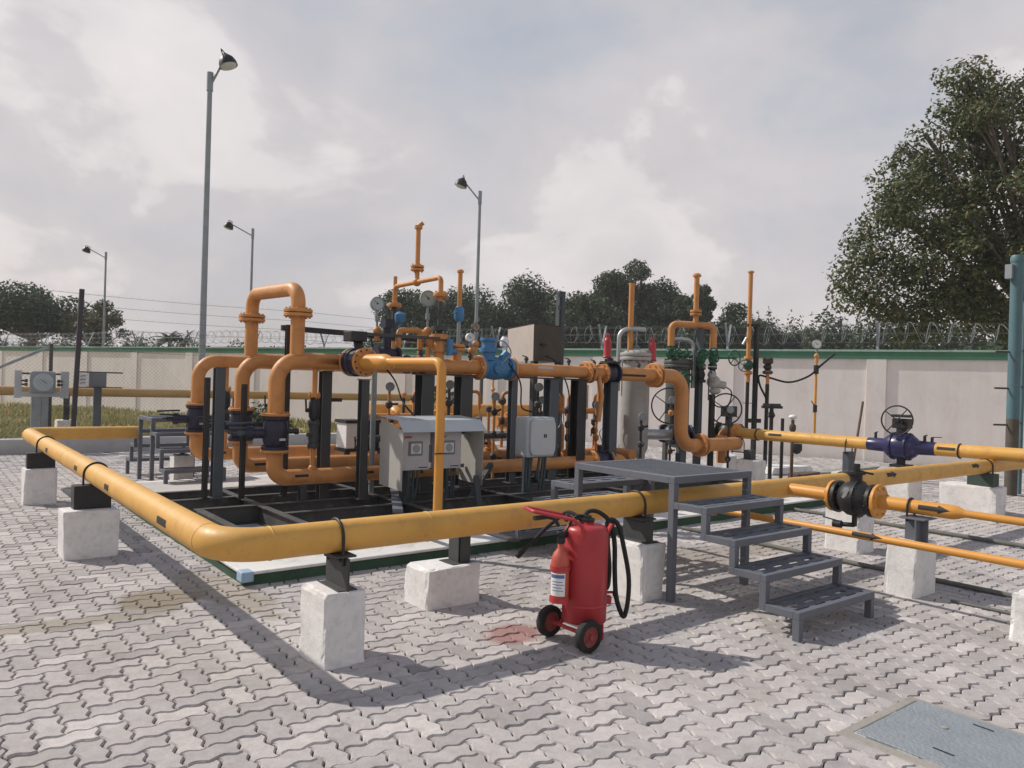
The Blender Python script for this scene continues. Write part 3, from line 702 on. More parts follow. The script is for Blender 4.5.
support('white block under the valve pipe by the boundary wall, left of the blue gear valve', (11.1, 5.85, 0), (11.5, 6.2, 0.40),
        [((11.22, 5.98, 0.39), (11.38, 6.08, 0.70))], (11.3, 6.03, 0.82), Y, 0.095, BGREY)
support('white block standing below the blue gear valve by the boundary wall', (11.1, 5.02, 0), (11.5, 5.34, 0.42),
        [((11.24, 5.1, 0.41), (11.36, 5.26, 0.52)), ((11.2, 5.06, 0.52), (11.4, 5.3, 0.535))], None)
support('bare grey concrete block under the orange outlet pipe behind the large platform', (10.85, 7.35, 0), (11.15, 7.75, 0.45), [((10.93, 7.5, 0.44), (11.07, 7.64, 0.60))], (11.0, 7.8, 0.69), X, 0.11)

# ------------------------------------------------------------------ branch lines on the right
def flange_part(c, ax, R, t, mat, par, nb=8, rb=0.011): return MB().flange(c, ax, R, t, nb, rb).build('flange', mat, par)
bp = thing('branch_pipe', 'yellow branch pipe with black arrow, leaving the black ball valve towards the right edge', 'pipe', (6.45, 3.1, 0.69))
m = MB(); m.tube([(6.45, 3.98, 0.69), (6.45, 3.56, 0.69)], 0.057, 20); m.build('inlet_stub', YEL2, bp)
m = MB(); m.lathe((6.45, 3.2, 0.69), -Y, [(0.057, 0), (0.057, 0.62), (0.05, 0.66), (0.034, 0.70), (0.03, 0.72), (0.03, 3.4)], 20); m.build('pipe', YEL2, bp)
flange_part((6.45, 3.565, 0.69), Y, 0.135, 0.03, YEL2, bp); flange_part((6.45, 3.165, 0.69), Y, 0.145, 0.03, YEL2, bp)
mark_on_pipe((6.45, 2.70, 0.69), -Y, 0.057, math.radians(12), 0.24, 0.018).build('flow_arrow', MARK, bp)
def ball_valve(name, label, c, ax, R, L, mat, flR=None, group=None, stem=None):
    """body between two flanges along ax; stem = (direction, length)"""
    t = thing(name, label, 'valve', c, group); c = V3(c); ax = V3(ax).normalized(); m = MB()
    m.lathe(c-ax*L/2, ax, [(R*0.62, 0), (R*0.62, L*0.1), (R*0.8, L*0.2), (R, L*0.36), (R*1.02, L*0.5), (R, L*0.64), (R*0.8, L*0.8), (R*0.62, L*0.9), (R*0.62, L)], 28, True, False)
    m.build('body', mat, t)
    fr = flR or R*1.05
    for s_ in (-1, 1): MB().flange(c+ax*s_*(L/2-0.018), ax, fr, 0.034, 8).build('flange', mat, t)
    m = MB(); m.lathe(c-ax*L*0.12, ax, [(R*1.08, 0), (R*1.08, 0.02)], 24); m.bolts(c-ax*L*0.1, ax, R*0.98, 0.02, 10, 0.009); m.build('body_seam', mat, t)
    if stem:
        d, ln = V3(stem[0]).normalized(), stem[1]; m = MB()
        m.cyl(c+d*R*0.8, c+d*(R+ln*0.45), R*0.34); m.cyl(c+d*(R+ln*0.4), c+d*(R+ln*0.55), R*0.5, n=12); m.cyl(c+d*(R+ln*0.5), c+d*(R+ln), R*0.2)
        m.build('stem', mat, t)
    return t
bv = ball_valve('ball_valve', 'black ball valve with yellow flanges on the branch of the thick yellow pipe', (6.45, 3.365, 0.69), Y, 0.15, 0.34, BLACK, 0.14, None, ((0, 0, 1), 0.15))
m = MB(); m.cyl((6.45, 3.37, 0.56), (6.45, 3.37, 0.45), 0.022); m.cyl((6.45, 3.37, 0.46), (6.42, 3.5, 0.45), 0.02); m.cyl((6.42, 3.47, 0.45), (6.41, 3.54, 0.45), 0.035); m.bar((6.41, 3.5, 0.48), (6.38, 3.62, 0.50), 0.02, 0.008); m.build('drain_plug', BLACK, bv)
m = MB(); m.bar((6.45, 3.36, 0.93), (6.50, 3.24, 0.91), 0.03, 0.016); m.build('lever', BLACK, bv)
m = MB(); m.bar((6.30, 3.40, 0.70), (6.302, 3.36, 0.78), 0.002, 0.03); m.build('name_plate', SILVER, bv)
tp = thing('thin_pipe', 'thin orange-yellow pipe with black arrow crossing low in front of the white blocks at right', 'pipe', (5.87, 3, 0.49))
m = MB(); m.tube([(5.87, 5.35, 0.02), (5.87, 5.35, 0.49), (5.87, -0.6, 0.49)], 0.030, 16, 0.12); m.build('pipe', YEL2, tp)
m = MB(); m.flange((5.87, 4.42, 0.49), Y, 0.062, 0.05, 4, 0.008); m.build('union', YEL2, tp)
mark_on_pipe((5.87, 2.95, 0.49), -Y, 0.030, math.radians(20), 0.24, 0.016).build('flow_arrow', MARK, tp)
DUSTY = paint('dusty_conduit', (0.13, 0.13, 0.12), 0.7, var=0.2, dirt=0.5, scale=3)
for xx, ya, yb, r_, lab in ((6.93, 5.6, 0.5, 0.021, 'dark conduit lying on the paving, nearer of the two behind the thin pipe'), (9.35, 5.7, 1.5, 0.024, 'dark conduit lying on the paving, farther one beyond the black ball valve'), (6.42, 2.55, 1.2, 0.012, 'thin black cable on the paving between the two right-hand white blocks')):
    m = MB(); m.tube([(xx-0.03, ya, r_), (xx, (ya+yb)/2, r_+0.003), (xx+0.05, yb, r_)], r_, 10, 3)
    tag(m.build('ground_conduit', DUSTY, None, (xx, (ya+yb)/2, 0)), lab, 'conduit', 'conduits lying on the paving')
# valve line by the wall
BX, BZ, BR = 11.3, 0.85, 0.09
vp = thing('valve_pipe', 'yellow pipe carrying the blue gear valve, running in front of the boundary wall', 'pipe', (BX, 6, BZ))
m = MB(); m.tube([(BX, 8.05, BZ), (BX, 5.72, BZ)], BR, 24); m.build('pipe', YEL, vp); m = MB(); m.tube([(BX, 8.05, BZ), (BX, 8.35, BZ), (BX, 8.35, 0.3)], BR, 20, 0.2); m.build('orange_bend', ORG, vp); m = MB(); m.flange((BX, 8.05, BZ), Y, 0.16, 0.04, 8); m.build('flange', ORG, vp)
m = MB(); m.tube([(BX, 4.76, BZ), (BX, 2.6, BZ+0.02)], BR, 24); m.build('outlet_pipe', YEL, vp)
for yy in (7.25, 4.6): mark_on_pipe((BX, yy, BZ), -Y, BR, math.radians(15), 0.24, 0.02, False).build('flow_mark', MARK, vp)
for yy in (7.62, 4.45):
    m = MB(); m.torus((BX, yy, BZ), Y, BR+0.006, 0.011); m.build('clamp', BLACK, vp)
m = MB(); m.lathe((BX, 6.9, BZ-0.1), -Z, [(0.08, 0), (0.085, 0.04), (0.085, 0.10), (0.05, 0.15), (0.0, 0.17)], 16); m.build('drain_pot', BLACK, vp)
def handwheel(par, c, axis, R, mat=BLACK, r=0.011, spokes=4):
    c = V3(c); d = V3(axis).normalized(); x = d.orthogonal().normalized(); y = d.cross(x); m = MB()
    m.torus(c, d, R, r, 32, 8); m.cyl(c-d*0.03, c+d*0.03, 0.028, n=12)
    for k in range(spokes):
        a = 2*math.pi*k/spokes + 0.1; m.cyl(c, c+(x*math.cos(a)+y*math.sin(a))*R, r*0.7, n=6)
    return m.build('handwheel', mat, par)
gv = thing('gear_valve', 'navy blue gear-operated ball valve with black handwheel in front of the wall', 'valve', (BX, 5.24, BZ))
m = MB(); m.lathe((BX, 5.72, BZ), -Y, [(BR+0.004, 0), (BR+0.012, 0.25), (0.13, 0.27), (0.16, 0.31), (0.185, 0.40), (0.19, 0.48), (0.185, 0.56), (0.16, 0.65), (0.13, 0.69), (BR+0.012, 0.71), (BR+0.004, 0.96)], 28, True, False); m.build('body', NAVY2, gv)
m = MB(); m.lathe((BX, 5.36, BZ), -Y, [(0.20, 0), (0.20, 0.03)], 28); m.lathe((BX, 5.15, BZ), -Y, [(0.20, 0), (0.20, 0.03)], 28); m.bolts((BX, 5.345, BZ), Y, 0.18, 0.03, 12, 0.01); m.bolts((BX, 5.135, BZ), Y, 0.18, 0.03, 12, 0.01); m.build('body_bolting', NAVY2, gv)
m = MB(); m.cyl((BX, 5.24, BZ+0.16), (BX, 5.24, BZ+0.27), 0.075); m.box((BX-0.08, 5.13, BZ+0.26), (BX+0.09, 5.35, BZ+0.40)); m.cyl((BX-0.07, 5.20, BZ+0.36), (BX-0.19, 5.20, BZ+0.36), 0.03); m.box((BX-0.1, 5.10, BZ+0.42), (BX+0.02, 5.36, BZ+0.46)); m.build('gearbox', BLACK, gv, bevel=0.008)
handwheel(gv, (BX-0.2, 5.22, BZ+0.38), (-1, -0.25, 0), 0.205)
m = MB(); m.cyl((BX, 5.24, BZ-0.16), (BX, 5.24, BZ-0.27), 0.06); m.box((BX-0.1, 5.11, BZ-0.30), (BX+0.1, 5.36, BZ-0.26)); m.build('foot', BLACK, gv)
for yy, s_ in ((5.62, 0.12), (4.92, 0.12), (4.82, 0.10)):
    m = MB(); m.cyl((BX, yy, BZ+BR), (BX, yy, BZ+BR+s_*0.7), 0.02); m.bar((BX, yy, BZ+BR+s_*0.7), (BX-0.02, yy-0.13*(1 if yy < 4.9 else 0.3), BZ+BR+s_*0.8), 0.02, 0.012); m.build('vent_fitting', BLACK, gv)
# ------------------------------------------------------------------ stairs over pipes
def stairs(label, x0, x1, y0, y1, zt, front, rear, name='step_platform', mat=GREY):
    t = thing(name, label, 'steps', ((x0+x1)/2, (y0+y1)/2, 0), 'grey steel step-overs across the pipe')
    m = MB(); s_ = 0.055
    # deck: frame and grating bars
    for a, b in (((x0, y0, zt-0.055), (x1, y0+s_, zt)), ((x0, y1-s_, zt-0.055), (x1, y1, zt)), ((x0, y0+s_, zt-0.054), (x0+s_, y1-s_, zt-0.001)), ((x1-s_, y0+s_, zt-0.054), (x1, y1-s_, zt-0.001))): m.box(a, b)
    m.build('deck_frame', mat, t, bevel=0.003)
    m = MB(); x = x0+s_+0.012
    while x < x1-s_-0.01:
        m.box((x, y0+s_, zt-0.03), (x+0.008, y1-s_, zt-0.003)); x += 0.03
    y = y0+s_+0.05
    while y < y1-s_: m.box((x0+s_, y, zt-0.012), (x1-s_, y+0.01, zt-0.002)); y += 0.06
    m.build('deck_grating', mat, t)
    for a in (x0, x1-s_):
        for b in (y0, y1-s_):
            mm = MB(); mm.box((a+0.001, b+0.001, 0), (a+s_-0.001, b+s_-0.001, zt-0.056)); mm.build('leg', mat, t, bevel=0.003)
    for lst, sg, ye in ((front, -1, y0), (rear, 1, y1)):
        yy = ye
        for i, (zs, dep) in enumerate(lst):
            ya, yb = sorted((yy, yy+sg*dep)); mm = MB()
            for a, b in (((x0, ya, zs-0.05), (x1, ya+0.045, zs)), ((x0, yb-0.045, zs-0.05), (x1, yb, zs)), ((x0, ya+0.045, zs-0.0495), (x0+0.05, yb-0.045, zs-0.001)), ((x1-0.05, ya+0.045, zs-0.0495), (x1, yb-0.045, zs-0.001))): mm.box(a, b)
            for q in range(1, 3):
                yq = ya+(yb-ya)*q/3; mm.box((x0+0.05, yq-0.024, zs-0.02), (x1-0.05, yq+0.024, zs-0.004))
            xq = x0+0.22
            while xq < x1-0.1: mm.box((xq, ya+0.045, zs-0.016), (xq+0.07, yb-0.045, zs-0.006)); xq += 0.2
            st = mm.build('step', mat, t, bevel=0.003)
            zn = lst[i+1][0] if i+1 < len(lst) else 0.0
            yo = yb if sg > 0 else ya
            for a in (x0, x1-0.05):
                l_ = MB(); l_.box((a+0.001, yo-0.05 if sg > 0 else yo, zn if zn else 0.0), (a+0.049, yo if sg > 0 else yo+0.05, zs-0.051)); l_.build('step_leg', mat, st, bevel=0.003)
            yy = yy+sg*(dep-0.052 if i+1 < len(lst) else dep)
    return t
stairs('large grey steel step-over platform with four steps beside the red extinguisher', 4.49, 5.46, 3.73, 4.82, 0.934,
       [(0.747, 0.30), (0.56, 0.30), (0.373, 0.30), (0.187, 0.30)], [(0.747, 0.30), (0.56, 0.30), (0.373, 0.30), (0.187, 0.30)])
stairs('smaller distant grey step-over platform at the far left corner of the skid', 2.69, 3.5, 11.6, 12.38, 0.95,
       [(0.76, 0.29), (0.55, 0.29), (0.30, 0.29)], [(0.74, 0.29), (0.50, 0.29), (0.26, 0.29)])

# ------------------------------------------------------------------ red wheeled extinguisher
def smooth(pts, k=5):
    P = [V3(p) for p in pts]; P = [P[0]*2-P[1]] + P + [P[-1]*2-P[-2]]; Q = []
    for i in range(1, len(P)-2):
        a, b, c, d = P[i-1:i+3]
        for q in range(k):
            t = q/k; Q.append(0.5*((2*b)+(c-a)*t+(2*a-5*b+4*c-d)*t*t+(3*b-a-3*c+d)*t**3))
    return Q + [P[-2]]
ex = thing('fire_extinguisher', 'red wheeled fire extinguisher with black hose standing on the paving', 'fire extinguisher', (3.33, 3.5, 0))
EC = V3((3.35, 3.47, 0)); m = MB()
m.lathe((EC.x, EC.y, 0.135), Z, [(0.125, 0.0), (0.136, 0.0), (0.139, 0.004), (0.139, 0.60), (0.136, 0.622), (0.125, 0.642), (0.105, 0.655), (0.06, 0.665), (0.045, 0.667), (0.045, 0.69), (0.0, 0.695)], 40, False, False); tank = m.build('tank', RED, ex)
m = MB(); m.lathe((EC.x, EC.y, 0.235), Z, [(0.1395, 0), (0.1415, 0.004), (0.1415, 0.011), (0.1395, 0.015)], 40, False, False); m.build('weld_band', RED, tank)
RIM = paint('dusty_red_rim', (0.27, 0.055, 0.05), 0.6, scale=9, dirt=0.6, dirtcol=(0.2, 0.15, 0.12))
for yy in (3.30, 3.655):
    wc = V3((3.23, yy, 0.098)); m = MB()
    m.lathe(wc-Y*0.026, Y, [(0.062, 0), (0.082, 0), (0.094, 0.006), (0.098, 0.016), (0.098, 0.036), (0.094, 0.046), (0.082, 0.052), (0.062, 0.052)], 36, False)
    wh = m.build('wheel', RUBBER, ex)
    m = MB(); m.lathe(wc-Y*0.017, Y, [(0.0, 0.0), (0.03, 0.0), (0.034, 0.006), (0.056, 0.006), (0.064, 0.0), (0.064, 0.034), (0.056, 0.028), (0.034, 0.028), (0.03, 0.034), (0.0, 0.034)], 30, False); m.cyl(wc-Y*0.035, wc+Y*0.035, 0.018); m.bolts(wc, Y, 0.046, 0.016, 5, 0.006); m.build('rim', RIM, wh)
m = MB(); m.cyl((3.23, 3.30, 0.098), (3.23, 3.66, 0.098), 0.012); m.bar((3.23, 3.38, 0.10), (3.31, 3.40, 0.17), 0.03, 0.012); m.bar((3.23, 3.57, 0.10), (3.31, 3.54, 0.17), 0.03, 0.012); m.build('axle', RED, ex)
m = MB(); m.tube([(3.43, 3.43, 0.17), (3.46, 3.42, 0.16), (3.465, 3.42, 0.0)], 0.010, 8, 0.03); m.tube([(3.43, 3.52, 0.17), (3.46, 3.53, 0.16), (3.465, 3.53, 0.0)], 0.010, 8, 0.03); m.cyl((3.465, 3.42, 0.08), (3.465, 3.53, 0.08), 0.009); m.build('rest_foot', RED, ex)
m = MB(); m.tube([(3.245, 3.385, 0.72), (3.24, 3.39, 0.80), (3.20, 3.43, 0.845), (3.04, 3.62, 0.885), (3.10, 3.80, 0.885), (3.33, 3.60, 0.83), (3.36, 3.595, 0.72)], 0.0125, 10, 0.035); m.bar((3.43, 3.37, 0.745), (3.455, 3.355, 0.805), 0.05, 0.012); m.build('push_handle', RED, ex)
m = MB(); m.cyl((3.03, 3.60, 0.842), (3.13, 3.59, 0.845), 0.017); m.tube([(3.12, 3.59, 0.845), (3.165, 3.56, 0.83), (3.18, 3.54, 0.78)], 0.012, 8, 0.03); m.build('grip', BLACK, ex)
bc = V3((3.146, 3.478, 0)); m = MB()
m.lathe((bc.x, bc.y, 0.275), Z, [(0, 0), (0.045, 0.004), (0.055, 0.02), (0.056, 0.28), (0.053, 0.31), (0.042, 0.34), (0.024, 0.365), (0.019, 0.38), (0.019, 0.41), (0, 0.411)], 28, False, False); bt = m.build('gas_bottle', REDF, ex)
for z0, z1 in ((0.28, 0.315), (0.50, 0.53)):
    m = MB(); m.lathe((bc.x, bc.y, z0), Z, [(0.062, 0), (0.062, z1-z0)], 28); m.bar(bc+V3((0.05, 0.0, (z0+z1)/2)), EC+V3((-0.13, 0.01, (z0+z1)/2)), 0.03, z1-z0-0.004); m.build('bottle_bracket', RED, bt)
m = MB(); m.lathe((bc.x, bc.y, 0.68), Z, [(0.022, 0), (0.026, 0.01), (0.026, 0.04), (0.014, 0.05), (0.014, 0.075)], 14); m.torus((bc.x, bc.y, 0.76), Z, 0.028, 0.007, 16, 6); m.cyl(bc+Z*0.71, bc+V3((0.07, 0.03, 0.72)), 0.012); m.tube(smooth([bc+V3((0.05, 0.02, 0.715)), bc+V3((0.08, 0.03, 0.77)), bc+V3((0.14, 0.02, 0.85)), EC+V3((0, 0, 0.85))]), 0.009, 8); m.build('bottle_valve', BLACK, bt)
vdir = math.atan2(-bc.y, -bc.x)
def wrap_mesh(mm, z0, z1, a0, a1, rad):
    K = 10; vs = []; fs = []
    for z in (z0, z1):
        for k_ in range(K+1):
            a = vdir+a0+(a1-a0)*k_/K; vs.append((bc.x+math.cos(a)*rad, bc.y+math.sin(a)*rad, z))
    for k_ in range(K): fs.append((k_, k_+1, K+2+k_, K+1+k_))
    return mm.add(vs, fs, True)
lb = wrap_mesh(MB(), 0.33, 0.485, -1.2, 0.6, 0.0575).build('paper_label', WHITE, bt)
wrap_mesh(MB(), 0.452, 0.476, -1.1, 0.5, 0.0582).build('label_band', BLUEMARK, bt)
for z0, a1 in ((0.425, 0.3), (0.405, 0.45), (0.385, 0.2), (0.365, 0.4)):
    wrap_mesh(MB(), z0, z0+0.005, -0.9, a1, 0.0582).build('label_line', BLUEMARK, bt)
m = MB(); m.lathe((EC.x, EC.y, 0.815), Z, [(0.05, 0), (0.05, 0.02), (0.03, 0.025), (0.03, 0.04), (0, 0.042)], 20); m.cyl(EC+V3((-0.02, 0.0, 0.835)), EC+V3((-0.10, 0.06, 0.835)), 0.012); m.lathe((EC.x-0.10, EC.y+0.06, 0.835), (-0.8, 0.5, 0.3), [(0.03, 0), (0.03, 0.02)], 14); m.build('head_valve', BLACK, ex)
m = MB()
loop1 = [EC+V3((-0.02, 0.01, 0.83)), EC+V3((0.03, 0.02, 0.875)), EC+V3((0.10, 0.00, 0.87)), EC+V3((0.155, -0.05, 0.80)), EC+V3((0.175, -0.075, 0.66)), EC+V3((0.175, -0.085, 0.45)), EC+V3((0.185, -0.095, 0.27)), EC+V3((0.215, -0.115, 0.165)), EC+V3((0.235, -0.125, 0.155)), EC+V3((0.255, -0.13, 0.25)), EC+V3((0.255, -0.13, 0.42)), EC+V3((0.23, -0.105, 0.62)), EC+V3((0.205, -0.08, 0.77)), EC+V3((0.17, -0.055, 0.82)), EC+V3((0.14, -0.04, 0.79)), EC+V3((0.145, -0.045, 0.65)), EC+V3((0.155, -0.055, 0.48)), EC+V3((0.14, -0.065, 0.37)), EC+V3((0.10, -0.09, 0.345))]
m.tube(smooth(loop1), 0.0155, 10); m.build('hose', RUBBER, ex)
m = MB(); m.tube([EC+V3((0.13, -0.03, 0.77)), EC+V3((0.185, -0.055, 0.77)), EC+V3((0.185, -0.055, 0.80))], 0.009, 8, 0.02); m.tube([EC+V3((0.13, -0.03, 0.30)), EC+V3((0.19, -0.07, 0.30)), EC+V3((0.19, -0.07, 0.27))], 0.009, 8, 0.02); m.bar(EC+V3((0.13, -0.04, 0.25)), EC+V3((0.17, -0.06, 0.25)), 0.04, 0.05); m.build('hose_hook', RED, ex)
m = MB(); m.tube(smooth([(3.33, 3.5, 0.83), (3.31, 3.60, 0.86), (3.28, 3.67, 0.80), (3.27, 3.76, 0.72), (3.25, 3.87, 0.60), (3.24, 3.95, 0.52)]), 0.014, 10); m.lathe((3.25, 3.885, 0.585), (-0.1, 1.0, -1.0), [(0.014, 0), (0.014, 0.10), (0.018, 0.11), (0.021, 0.17), (0.013, 0.18)], 12); m.build('discharge_nozzle', RUBBER, ex)

for ch in ex.children_recursive:          # upper gear sits a little lower than first drafted
    for v in ch.data.vertices:
        if v.co.z > 0.25: v.co.z = 0.25 + (v.co.z-0.25)*0.885
# ------------------------------------------------------------------ manhole
mh = thing('manhole_cover', 'square blue-grey chequered steel manhole cover with a concrete rim in the paving', 'manhole cover', (3.85, 1.1, 0))
m = MB()
for a, b in (((3.455, 0.45, -0.02), (3.525, 1.865, 0.007)), ((4.175, 0.45, -0.02), (4.205, 1.865, 0.007)), ((3.526, 1.815, -0.02), (4.174, 1.865, 0.007)), ((3.526, 0.45, -0.02), (4.174, 0.53, 0.007))): m.box(a, b)
m.build('concrete_rim', MOSSC, mh, bevel=0.006)
m = MB(); m.box((3.534, 0.54, -0.02), (4.168, 1.806, 0.012)); m.build('cover_plate', PLATE, mh, bevel=0.003)
for cx_, cy_ in ((3.665, 1.475), (4.09, 1.47), (3.66, 0.85)):
    m = MB(); m.box((cx_-0.005, cy_-0.045, 0.0125), (cx_+0.005, cy_+0.045, 0.0145), Matrix.Rotation(-0.05, 3, 'Z')); m.build('lift_slot', MARK, mh)
m = MB(); m.lathe((3.93, 1.58, 0.0122), Z, [(0.016, 0), (0.016, 0.004), (0.009, 0.006), (0, 0.006)], 14); m.build('lock_stud', MOSSC, mh)

# ------------------------------------------------------------------ metering runs (three parallel streams)
RR = 0.084;  RZ = 0.53; TZ = 1.77
RUNG = 'orange metering runs side by side on the skid'
runs = [(3.01, 7.8, 7.6, 'front', 'orange metering run nearest the camera, its low pipe passing behind the control cabinet'),
        (3.06, 9.0, 7.3, 'mid', 'middle one of the three orange metering runs, between the nearest and the farthest'),
        (2.99, 10.5, 7.0, 'back', 'farthest of the three orange metering runs, next to the small step-over platform')]
for ri, (RX, ry, xe, nm, lab) in enumerate(runs):
    t = thing('metering_run', lab, 'pipe', (RX, ry, RZ), RUNG)
    m = MB(); m.tube([(xe, ry, RZ), (RX, ry, RZ), (RX, ry, 0.80)], RR, 24, 0.24, seg=10); m.build('low_pipe', ORG, t)
    m = MB()
    if ri == 0: m.tube([(RX, ry, 1.21), (RX, ry, TZ), (3.80, ry, TZ), (3.80, ry-0.14, TZ)], RR, 24, 0.24, seg=10)
    else: m.tube([(RX, ry, 1.21), (RX, ry, TZ), (7.0+0.4*ri, ry, TZ)], RR, 24, 0.24, seg=10)
    m.build('top_pipe', ORG, t)
    for zz_, R_ in ((0.815, 0.145), (1.195, 0.145)): MB().flange((RX, ry, zz_), Z, R_, 0.03, 8, 0.01).build('flange', ORG, t)
    for xx in (3.42, 4.9, 6.3):
        m = MB(); m.lathe((xx, ry, RZ), X, [(RR, 0), (RR+0.0028, 0.003), (RR+0.0028, 0.011), (RR, 0.014)], 24, False, False); m.build('weld_seam', ORG, t)
    for xx in (3.28, 4.05): mark_on_pipe((xx, ry, RZ), X, RR, math.radians(15), 0.15, 0.014, False).build('flow_mark', MARK, t)
    mark_on_pipe((RX, ry, 1.48), Z, RR, math.radians(-20), 0.14, 0.014, False, (0, -1, 0)).build('flow_mark', MARK, t)
    # run isolating valve
    v = thing('isolating_valve', ['navy isolating valve on the nearest orange riser, above its bottom bend', 'navy isolating valve on the middle orange riser', 'navy isolating valve with stubs pointing left, on the farthest orange riser'][ri], 'valve', (RX, ry, 1.0), 'navy isolating valves on the orange risers')
    m = MB(); m.lathe((RX, ry, 0.832), Z, [(0.14, 0), (0.14, 0.03), (0.11, 0.035), (0.125, 0.09), (0.13, 0.17), (0.125, 0.25), (0.11, 0.31), (0.14, 0.315), (0.14, 0.345)], 26); m.build('body', NAVY, v)
    m = MB(); m.bolts((RX, ry, 0.85), Z, 0.115, 0.03, 8, 0.011); m.bolts((RX, ry, 1.16), Z, 0.115, 0.03, 8, 0.011); m.build('bolting', BLACK, v)
    m = MB(); m.cyl((RX-0.10, ry+0.02, 1.0), (RX-0.24, ry+0.06, 1.0), 0.055); m.cyl((RX-0.22, ry+0.055, 1.0), (RX-0.27, ry+0.07, 1.0), 0.075); m.bolts((RX-0.245, ry+0.062, 1.0), (-1, 0.28, 0), 0.055, 0.04, 6, 0.009); m.build('stem_housing', NAVY, v)
    m = MB()
    for dz_, ln in ((0.05, 0.17), (-0.02, 0.13), (0.11, 0.20)): m.cyl((RX-0.2, ry+0.05, 1.0+dz_), (RX-0.27-ln, ry+0.1, 1.02+dz_*0.7), 0.011, n=8)
    m.cyl((RX-0.27, ry+0.07, 1.0), (RX-0.36, ry+0.09, 1.0), 0.028); m.build('stem', BLACK if ri else BGREY, v)
    m = MB(); m.cyl((RX+0.12, ry-0.03, 1.02), (RX+0.21, ry-0.05, 1.02), 0.025); m.cyl((RX+0.19, ry-0.045, 1.02), (RX+0.23, ry-0.055, 1.02), 0.034, n=6); m.build('side_plug', BLACK, v)
    m = MB(); m.box((RX-0.005, ry-0.134, 0.93), (RX+0.06, ry-0.131, 0.955)); m.build('name_plate', SILVER, v)
    # equalising branch with small valve
    bx = RX+0.42 if ri == 0 else RX+0.37
    e = thing('bypass_branch', ['slim branch with a stack of dark small valves joining the nearest run top to bottom', 'slim branch with dark small valve hanging under the middle run', 'slim branch with dark small valve hanging under the farthest run'][ri], 'pipe', (bx, ry, RZ), 'slim vertical branches with small dark valves')
    m = MB(); m.cyl((bx, ry, TZ-RR), (bx, ry, 1.40), 0.028); m.build('pipe', ORG, e); m = MB(); m.cyl((bx, ry, RZ+RR), (bx, ry, 0.86), 0.028); m.sphere((bx, ry, RZ+RR), 0.045); m.build('pipe', ORG, e)
    for zz_ in (1.40, 1.10, 0.86): MB().flange((bx, ry, zz_), Z, 0.062, 0.045, 4, 0.008).build('flange', ORG if zz_ > 1.3 else DGREY, e)
    m = MB(); m.lathe((bx, ry, 1.12), Z, [(0.03, 0), (0.055, 0.05), (0.06, 0.13), (0.055, 0.21), (0.03, 0.26)], 16); m.cyl((bx, ry, 1.24), (bx-0.10, ry-0.03, 1.24), 0.022); m.bar((bx-0.1, ry-0.03, 1.24), (bx-0.11, ry-0.03, 1.36), 0.025, 0.012); m.build('valve_body', BLACK, e)
    m = MB(); m.lathe((bx, ry, 0.88), Z, [(0.045, 0), (0.06, 0.05), (0.05, 0.12), (0.055, 0.2)], 14); m.cyl((bx, ry-0.02, 0.98), (bx-0.09, ry-0.05, 0.98), 0.02); m.build('check_valve', DGREY if ri == 0 else BLACK, e)
# dark posts near the runs
PG = 'dark steel posts standing among the pipes'
def post(label, x, y, z0, z1, s_=0.08, mat=DGREY, cap=True):
    t = thing('support_post', label, 'post', (x, y, z0), PG)
    m = MB()
    # I-section
    m.box((x-s_/2, y-s_/2, z0), (x+s_/2, y-s_/2+0.009, z1)); m.box((x-s_/2, y+s_/2-0.009, z0), (x+s_/2, y+s_/2, z1)); m.box((x-0.005, y-s_/2+0.0095, z0), (x+0.005, y+s_/2-0.0095, z1)); m.build('column', mat, t)
    m = MB(); m.box((x-s_*0.8, y-s_*0.8, z0-0.012), (x+s_*0.8, y+s_*0.8, z0-0.001)); m.build('base_plate', mat, t)
    if cap: m = MB(); m.box((x-s_*0.62, y-s_*0.62, z1+0.001), (x+s_*0.62, y+s_*0.62, z1+0.011)); m.build('cap_plate', mat, t)
    return t
post('blue-grey post left of the farthest orange riser bottom', 2.55, 8.2, 0.315, 1.66, 0.10, BGREY)
post('thin black post just left of the blue-grey post, in front of the farthest riser', 2.43, 8.2, 0.315, 1.56, 0.05, BLACK, False)
post('thin black post in front of the middle orange riser', 2.78, 8.1, 0.13, 1.50, 0.05, BLACK, False)
post('thin black post rising above the nearest run behind the inverted orange loop', 3.20, 8.0, 0.315, 2.15, 0.055, BLACK, False)
post('dark wide post under the nearest run, behind the stack of small valves', 3.62, 7.95, 0.13, 1.66, 0.11, DGREY)
post('dark post under the navy flanged valve at the end of the nearest run', 3.86, 7.5, 0.31, 1.58, 0.09, DGREY)
post('dark grey column carrying the orange header, directly left of the cabinet roof middle', 4.84, 7.85, 0.13, 1.66, 0.17, DGREY)
post('dark grey column carrying the orange header, right of the cabinet roof middle', 5.40, 7.85, 0.31, 1.66, 0.17, DGREY)
post('slim green-grey column left of the grey junction box', 6.18, 7.85, 0.31, 1.66, 0.09, BGREY)
post('dark column of the orange header above the right side of the junction box', 6.84, 7.85, 0.31, 1.66, 0.15, BGREY)
post('very dark column left of the beige small panel, under the header flange pair', 7.30, 7.80, 0.31, 1.66, 0.16, BLACK)
post('dark blue-grey column under the navy header valve, before the grey filter vessel', 7.93, 7.80, 0.13, 1.64, 0.15, BGREY)
post('short dark post under the middle of the nearest low run, left of the cabinet', 3.95, 7.62, 0.315, 0.44, 0.08, DGREY)
post('short dark post under the nearest low run close to its bend', 3.28, 7.70, 0.13, 0.44, 0.07, DGREY)
